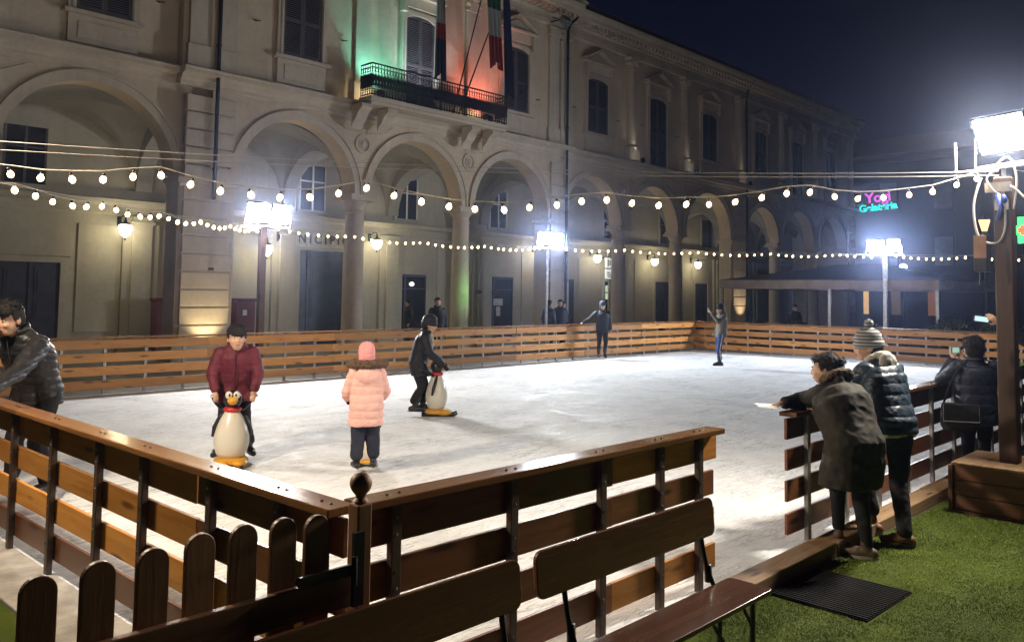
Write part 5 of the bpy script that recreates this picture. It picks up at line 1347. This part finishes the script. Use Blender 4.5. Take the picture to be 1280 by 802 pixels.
# ---------------- spectators at the right
t, j, (lat, fwd, spine), hp = person('woman in a long dark olive parka, hair in a bun, leaning over the fence end', (6.76, 2.68, .008), -.30, 1.66,
       dict(pelvis=(6.63, 2.60, .88, 1), chest=(6.74, 2.74, 1.15, 1), neck=(6.87, 2.86, 1.29, 1), head=(6.91, 2.95, 1.405, 1), shL=(6.73, 2.89, 1.235, 1), shR=(7.01, 2.79, 1.235, 1),
            elL=(6.80, 3.10, 1.15, 1), wrL=(6.58, 3.15, 1.14, 1), elR=(7.08, 3.05, 1.14, 1), wrR=(6.86, 3.17, 1.14, 1), hpL=(6.55, 2.62, .86, 1), hpR=(6.71, 2.56, .86, 1),
            knL=(6.68, 2.76, .52, 1), knR=(6.68, 2.58, .47, 1), anL=(6.80, 2.80, .17, 1), anR=(6.72, 2.55, .09, 1), ftL=.8, ftR=.6),
       jm=OLIVE, tm=BLACKT, hem=.56, fat=1.42, hair='bun', shoes='shoe', shoem=SNEAK, vox=.010, head_yaw=.62, head_pitch=-.15, puff=folds(.012, 7), hood='down', sleeve=1.15, hn={'L': (0, 0, -1), 'R': (0, 0, -1)}, hcurl=.5)
b = MB(); pts = []
for k in range(17):
    a = PI*k/16; pts.append(j['neck']+spine*.03+lat*.14*math.cos(a)-fwd*(.02+.13*math.sin(a)))
b.tube(pts, .034, 8, True); fuse(b, 'fur_trim', FUR, t, .009, 0, lambda c, n: .010*noise.noise(c*60)+.006*noise.noise(c*120))
pp_ = MB(); pp_.box((0, 0, 0), (.24, .15, .004), rz=.5, rx=.05).box((.01, .02, .005), (.22, .14, .003), rz=.7, rx=.02)
o = pp_.build('paper_sheets', plain('white_paper', (.7, .7, .68), .8, bmp=0), None, loc=(6.44, 3.22, 1.12)); tag(o, 'white sheets of paper in the hand of the woman in the parka', 'paper')
STR = knit_stripes('striped_knit', (.10, .11, .13), (.36, .37, .38))
t, j, (lat, fwd, spine), hp = person('tall man in a blue padded jacket and grey striped bobble hat leaning on the fence', (7.42, 2.62, .008), -.35, 1.80,
       dict(pelvis=(7.45, 2.60, .96, 1), chest=(7.58, 2.72, 1.28, 1), neck=(7.66, 2.80, 1.43, 1), head=(7.69, 2.89, 1.56, 1), shL=(7.50, 2.84, 1.37, 1), shR=(7.82, 2.72, 1.37, 1),
            elL=(7.47, 3.06, 1.14, 1), wrL=(7.36, 3.20, 1.13, 1), elR=(7.86, 3.02, 1.15, 1), wrR=(7.62, 3.17, 1.14, 1), hpL=(7.37, 2.63, .93, 1), hpR=(7.53, 2.57, .93, 1),
            knL=(7.46, 2.88, .55, 1), knR=(7.42, 2.55, .50, 1), anL=(7.46, 2.78, .18, 1), anR=(7.28, 2.46, .10, 1), ftL=.5, ftR=.5),
       jm=BLUEP, tm=BLACKT, hem=.86, fat=1.12, puff=puffy(.085, .009), hair='short', hat=(STR, 'pompom'), shoes='boot', shoem=TANB, vox=.010, head_yaw=.85, head_pitch=-.1, sleeve=1.15, leg_r=1.12, hn={'L': (0, 0, -1), 'R': (0, 0, -1)})
b = MB(); loft(b, [(j['pelvis']+Vector((0, 0, -.155)), lat, fwd, .215, .165), (j['pelvis']+Vector((0, 0, -.05)), lat, fwd, .205, .155)]); fuse(b, 'hoodie_hem', HOODG, t, .012, 2, folds(.006, 12))
b = MB(); pts = []
for k in range(17):
    a = PI*k/16; pts.append(j['neck']+spine*.035+lat*.11*math.cos(a)-fwd*(-.01+.12*math.sin(a)))
b.tube(pts, .034, 8, True); b.ell(j['neck']-fwd*.12-spine*.05, (.10, .05, .09), 14, 10); fuse(b, 'hoodie_hood', HOODG, t, .010, 1, folds(.008, 14))
t, j, (lat, fwd, spine), hp = person('man in a navy jacket, seen from behind, photographing with raised hands', (9.98, 2.62, .008), -.75, 1.60,
       dict(head=(.0, .06, 1.59), neck=(0, .03, 1.45), elL=(10.02, 2.98, 1.12, 1), wrL=(10.2, 2.92, 1.33, 1), elR=(10.30, 2.62, 1.12, 1), wrR=(10.30, 2.82, 1.33, 1), shL=(-.2, .02, 1.40), shR=(.2, .0, 1.40)),
       jm=NAVYJ, tm=BLACKT, hem=.74, fat=1.25, puff=puffy(.10, .006), hair='short', shoes='shoe', vox=.011, head_pitch=-.1, sleeve=1.15, headscale=1.08, hn={'L': (1, 0, 0), 'R': (-1, 0, 0)})
ph = MB().box((0, 0, 0), (.13, .02, .075)).build('camera_body', plain('silver', (.4, .42, .42), .4, .5, bmp=0), None); cm = thing('compact_camera', 'small silver camera with a lit screen held by the man in navy', 'camera', (10.26, 2.90, 1.44), -.6); ph.parent = cm
MB().box((0, -.012, 0), (.085, .004, .058)).build('screen', emit('camera_screen', (.45, .75, .62), .55), cm); MB().tube([(0, .01, 0), (0, .035, 0)], .022, 12).build('lens', BLACKST, cm)
bag = thing('shoulder_bag', 'dark shoulder bag hanging at the hip of the man in navy', 'bag', (9.80, 2.74, .78), -1.1)
b = MB(); loft(b, [(Vector((0, 0, -.15)), Vector((1, 0, 0)), Vector((0, 1, 0)), .16, .06), (Vector((0, 0, -.10)), Vector((1, 0, 0)), Vector((0, 1, 0)), .185, .075), (Vector((0, 0, .10)), Vector((1, 0, 0)), Vector((0, 1, 0)), .175, .065), (Vector((0, 0, .13)), Vector((1, 0, 0)), Vector((0, 1, 0)), .165, .05)]); b.build('bag_body', fab('bag_canvas', (.025, .028, .032), .5), bag, smooth='auto')
b = MB(); b.box((0, -.078, .04), (.34, .012, .18), rx=.12); b.build('flap', fab('bag_flap', (.035, .038, .042), .4), bag, bevel=.004); MB().tube([(-.17, -.088, .125), (.17, -.088, .125), (.17, -.09, -.05), (-.17, -.09, -.05), (-.17, -.088, .12)], .005, 6).build('piping', HOODG, bag)
MB().tube([(-.15, 0, .12), (-.10, -.06, .32), (-.02, -.05, .48), (.10, .08, .58)], .012, 6).build('strap', BLACKT, bag)
person('person at the right edge behind the wooden post holding out a phone', (10.35, 1.72, .008), .75, 1.76,
       dict(elL=(10.02, 2.12, 1.55, 1), wrL=(9.86, 2.36, 1.76, 1), shL=(-.2, .03, 1.42)), jm=NAVYJ, tm=NAVYT, hem=.78, hair='short', shoes='shoe', vox=.012, fat=1.05, hcurl=.6, hn={'L': (1, 0, 0), 'R': (-1, 0, 0)})
mp = thing('mobile_phone', 'phone with a lit screen held out left of the wooden post', 'phone', (9.80, 2.51, 1.80), -1.3)
MB().box((0, 0, 0), (.15, .012, .075), ry=.12).build('phone_case', BLACKST, mp, bevel=.003); MB().box((.0, -.009, 0), (.125, .004, .05), ry=.12).build('screen', emit('phone_screen', (.45, .75, .85), 1.0), mp)
# ---------------- man at the left edge
ml_ = person('large dark-haired man in a grey and black padded jacket leaning on the near left fence', (2.80, 8.7, ZI), 2.05, 1.84,
       dict(pelvis=(2.98, 8.92, 1.00, 1), chest=(2.86, 8.82, 1.34, 1), neck=(2.73, 8.75, 1.57, 1), head=(2.63, 8.68, 1.685, 1), shL=(2.84, 8.55, 1.44, 1), shR=(2.62, 8.93, 1.44, 1),
            elL=(2.60, 8.28, 1.24, 1), wrL=(2.33, 8.02, 1.13, 1), elR=(2.36, 8.86, 1.22, 1), wrR=(2.26, 8.58, 1.13, 1), hpL=(3.03, 8.80, .97, 1), hpR=(2.93, 9.02, .97, 1),
            knL=(2.90, 8.62, .55, 1), knR=(2.80, 8.92, .55, 1), anL=(2.95, 8.48, .15, 1), anR=(2.78, 8.88, .15, 1), ftL=-.1, ftR=.2),
       jm=GREYP, tm=BLACKT, hem=.82, fat=1.25, puff=puffy(.08, .010), hair='messy', shoes='skate', vox=.011, head_yaw=.02, head_pitch=-.22, sleeve=1.2, leg_r=1.2, headscale=1.14, zipm=BLACKT, hn={'L': (0, 0, -1), 'R': (0, 0, -1)})
ml_[0].location.x -= .10; ml_[0].location.y += .06
# ---------------- bystanders behind the long fence
BY = 'bystanders between fence and arcade'
for x, y, rz, hh, lb, jmat in ((16.85, 18.9, 2.6, 1.84, 'bystander in black before the pillar, left of the green lamps', BLACKJ), (19.5, 23.4, 1.2, 1.70, 'dim figure in the arcade before the glass door', BLACKJ),
        (21.9, 18.9, -1.5, 1.78, 'bystander in profile left of the pair behind the long fence', NAVYJ), (22.75, 19.1, 2.2, 1.80, 'left figure of the pair standing close together behind the long fence', NAVYJ),
        (23.15, 19.35, -2.0, 1.74, 'right figure of the pair standing close together behind the long fence', BLACKJ)):
    person(lb, (x, y, 0), rz, hh, jm=jmat, tm=BLACKT, hem=.78, fat=1.12, vox=.022, hair='short', group=BY, shoes='shoe')
person('dark figure standing under the tent', (31.5, 14.6, 0), 2.4, 1.70, jm=BLACKJ, tm=BLACKT, vox=.025, group=BY, face=False)
# ================================================================== HAZE VOLUME ADDED TO IMITATE LENS BLOOM
hz = MB().box((120, 60, 10.0), (420, 400, 26.4)).build('bloom_haze', STUCCO, None)
hm_ = bpy.data.materials.new('bloom_volume'); hm_.use_nodes = True; nt = hm_.node_tree; nt.nodes.clear()
ou = nt.nodes.new('ShaderNodeOutputMaterial'); pv = nt.nodes.new('ShaderNodeVolumePrincipled'); nt.links.new(pv.outputs[0], ou.inputs['Volume'])
pv.inputs['Color'].default_value = (.50, .62, 1.0, 1); pv.inputs['Density'].default_value = .0011; pv.inputs['Anisotropy'].default_value = .925
hz.data.materials.clear(); hz.data.materials.append(hm_); tag(hz, kind='stuff', label='thin volume added to imitate lens bloom round the floodlights', cat='bloom_haze')
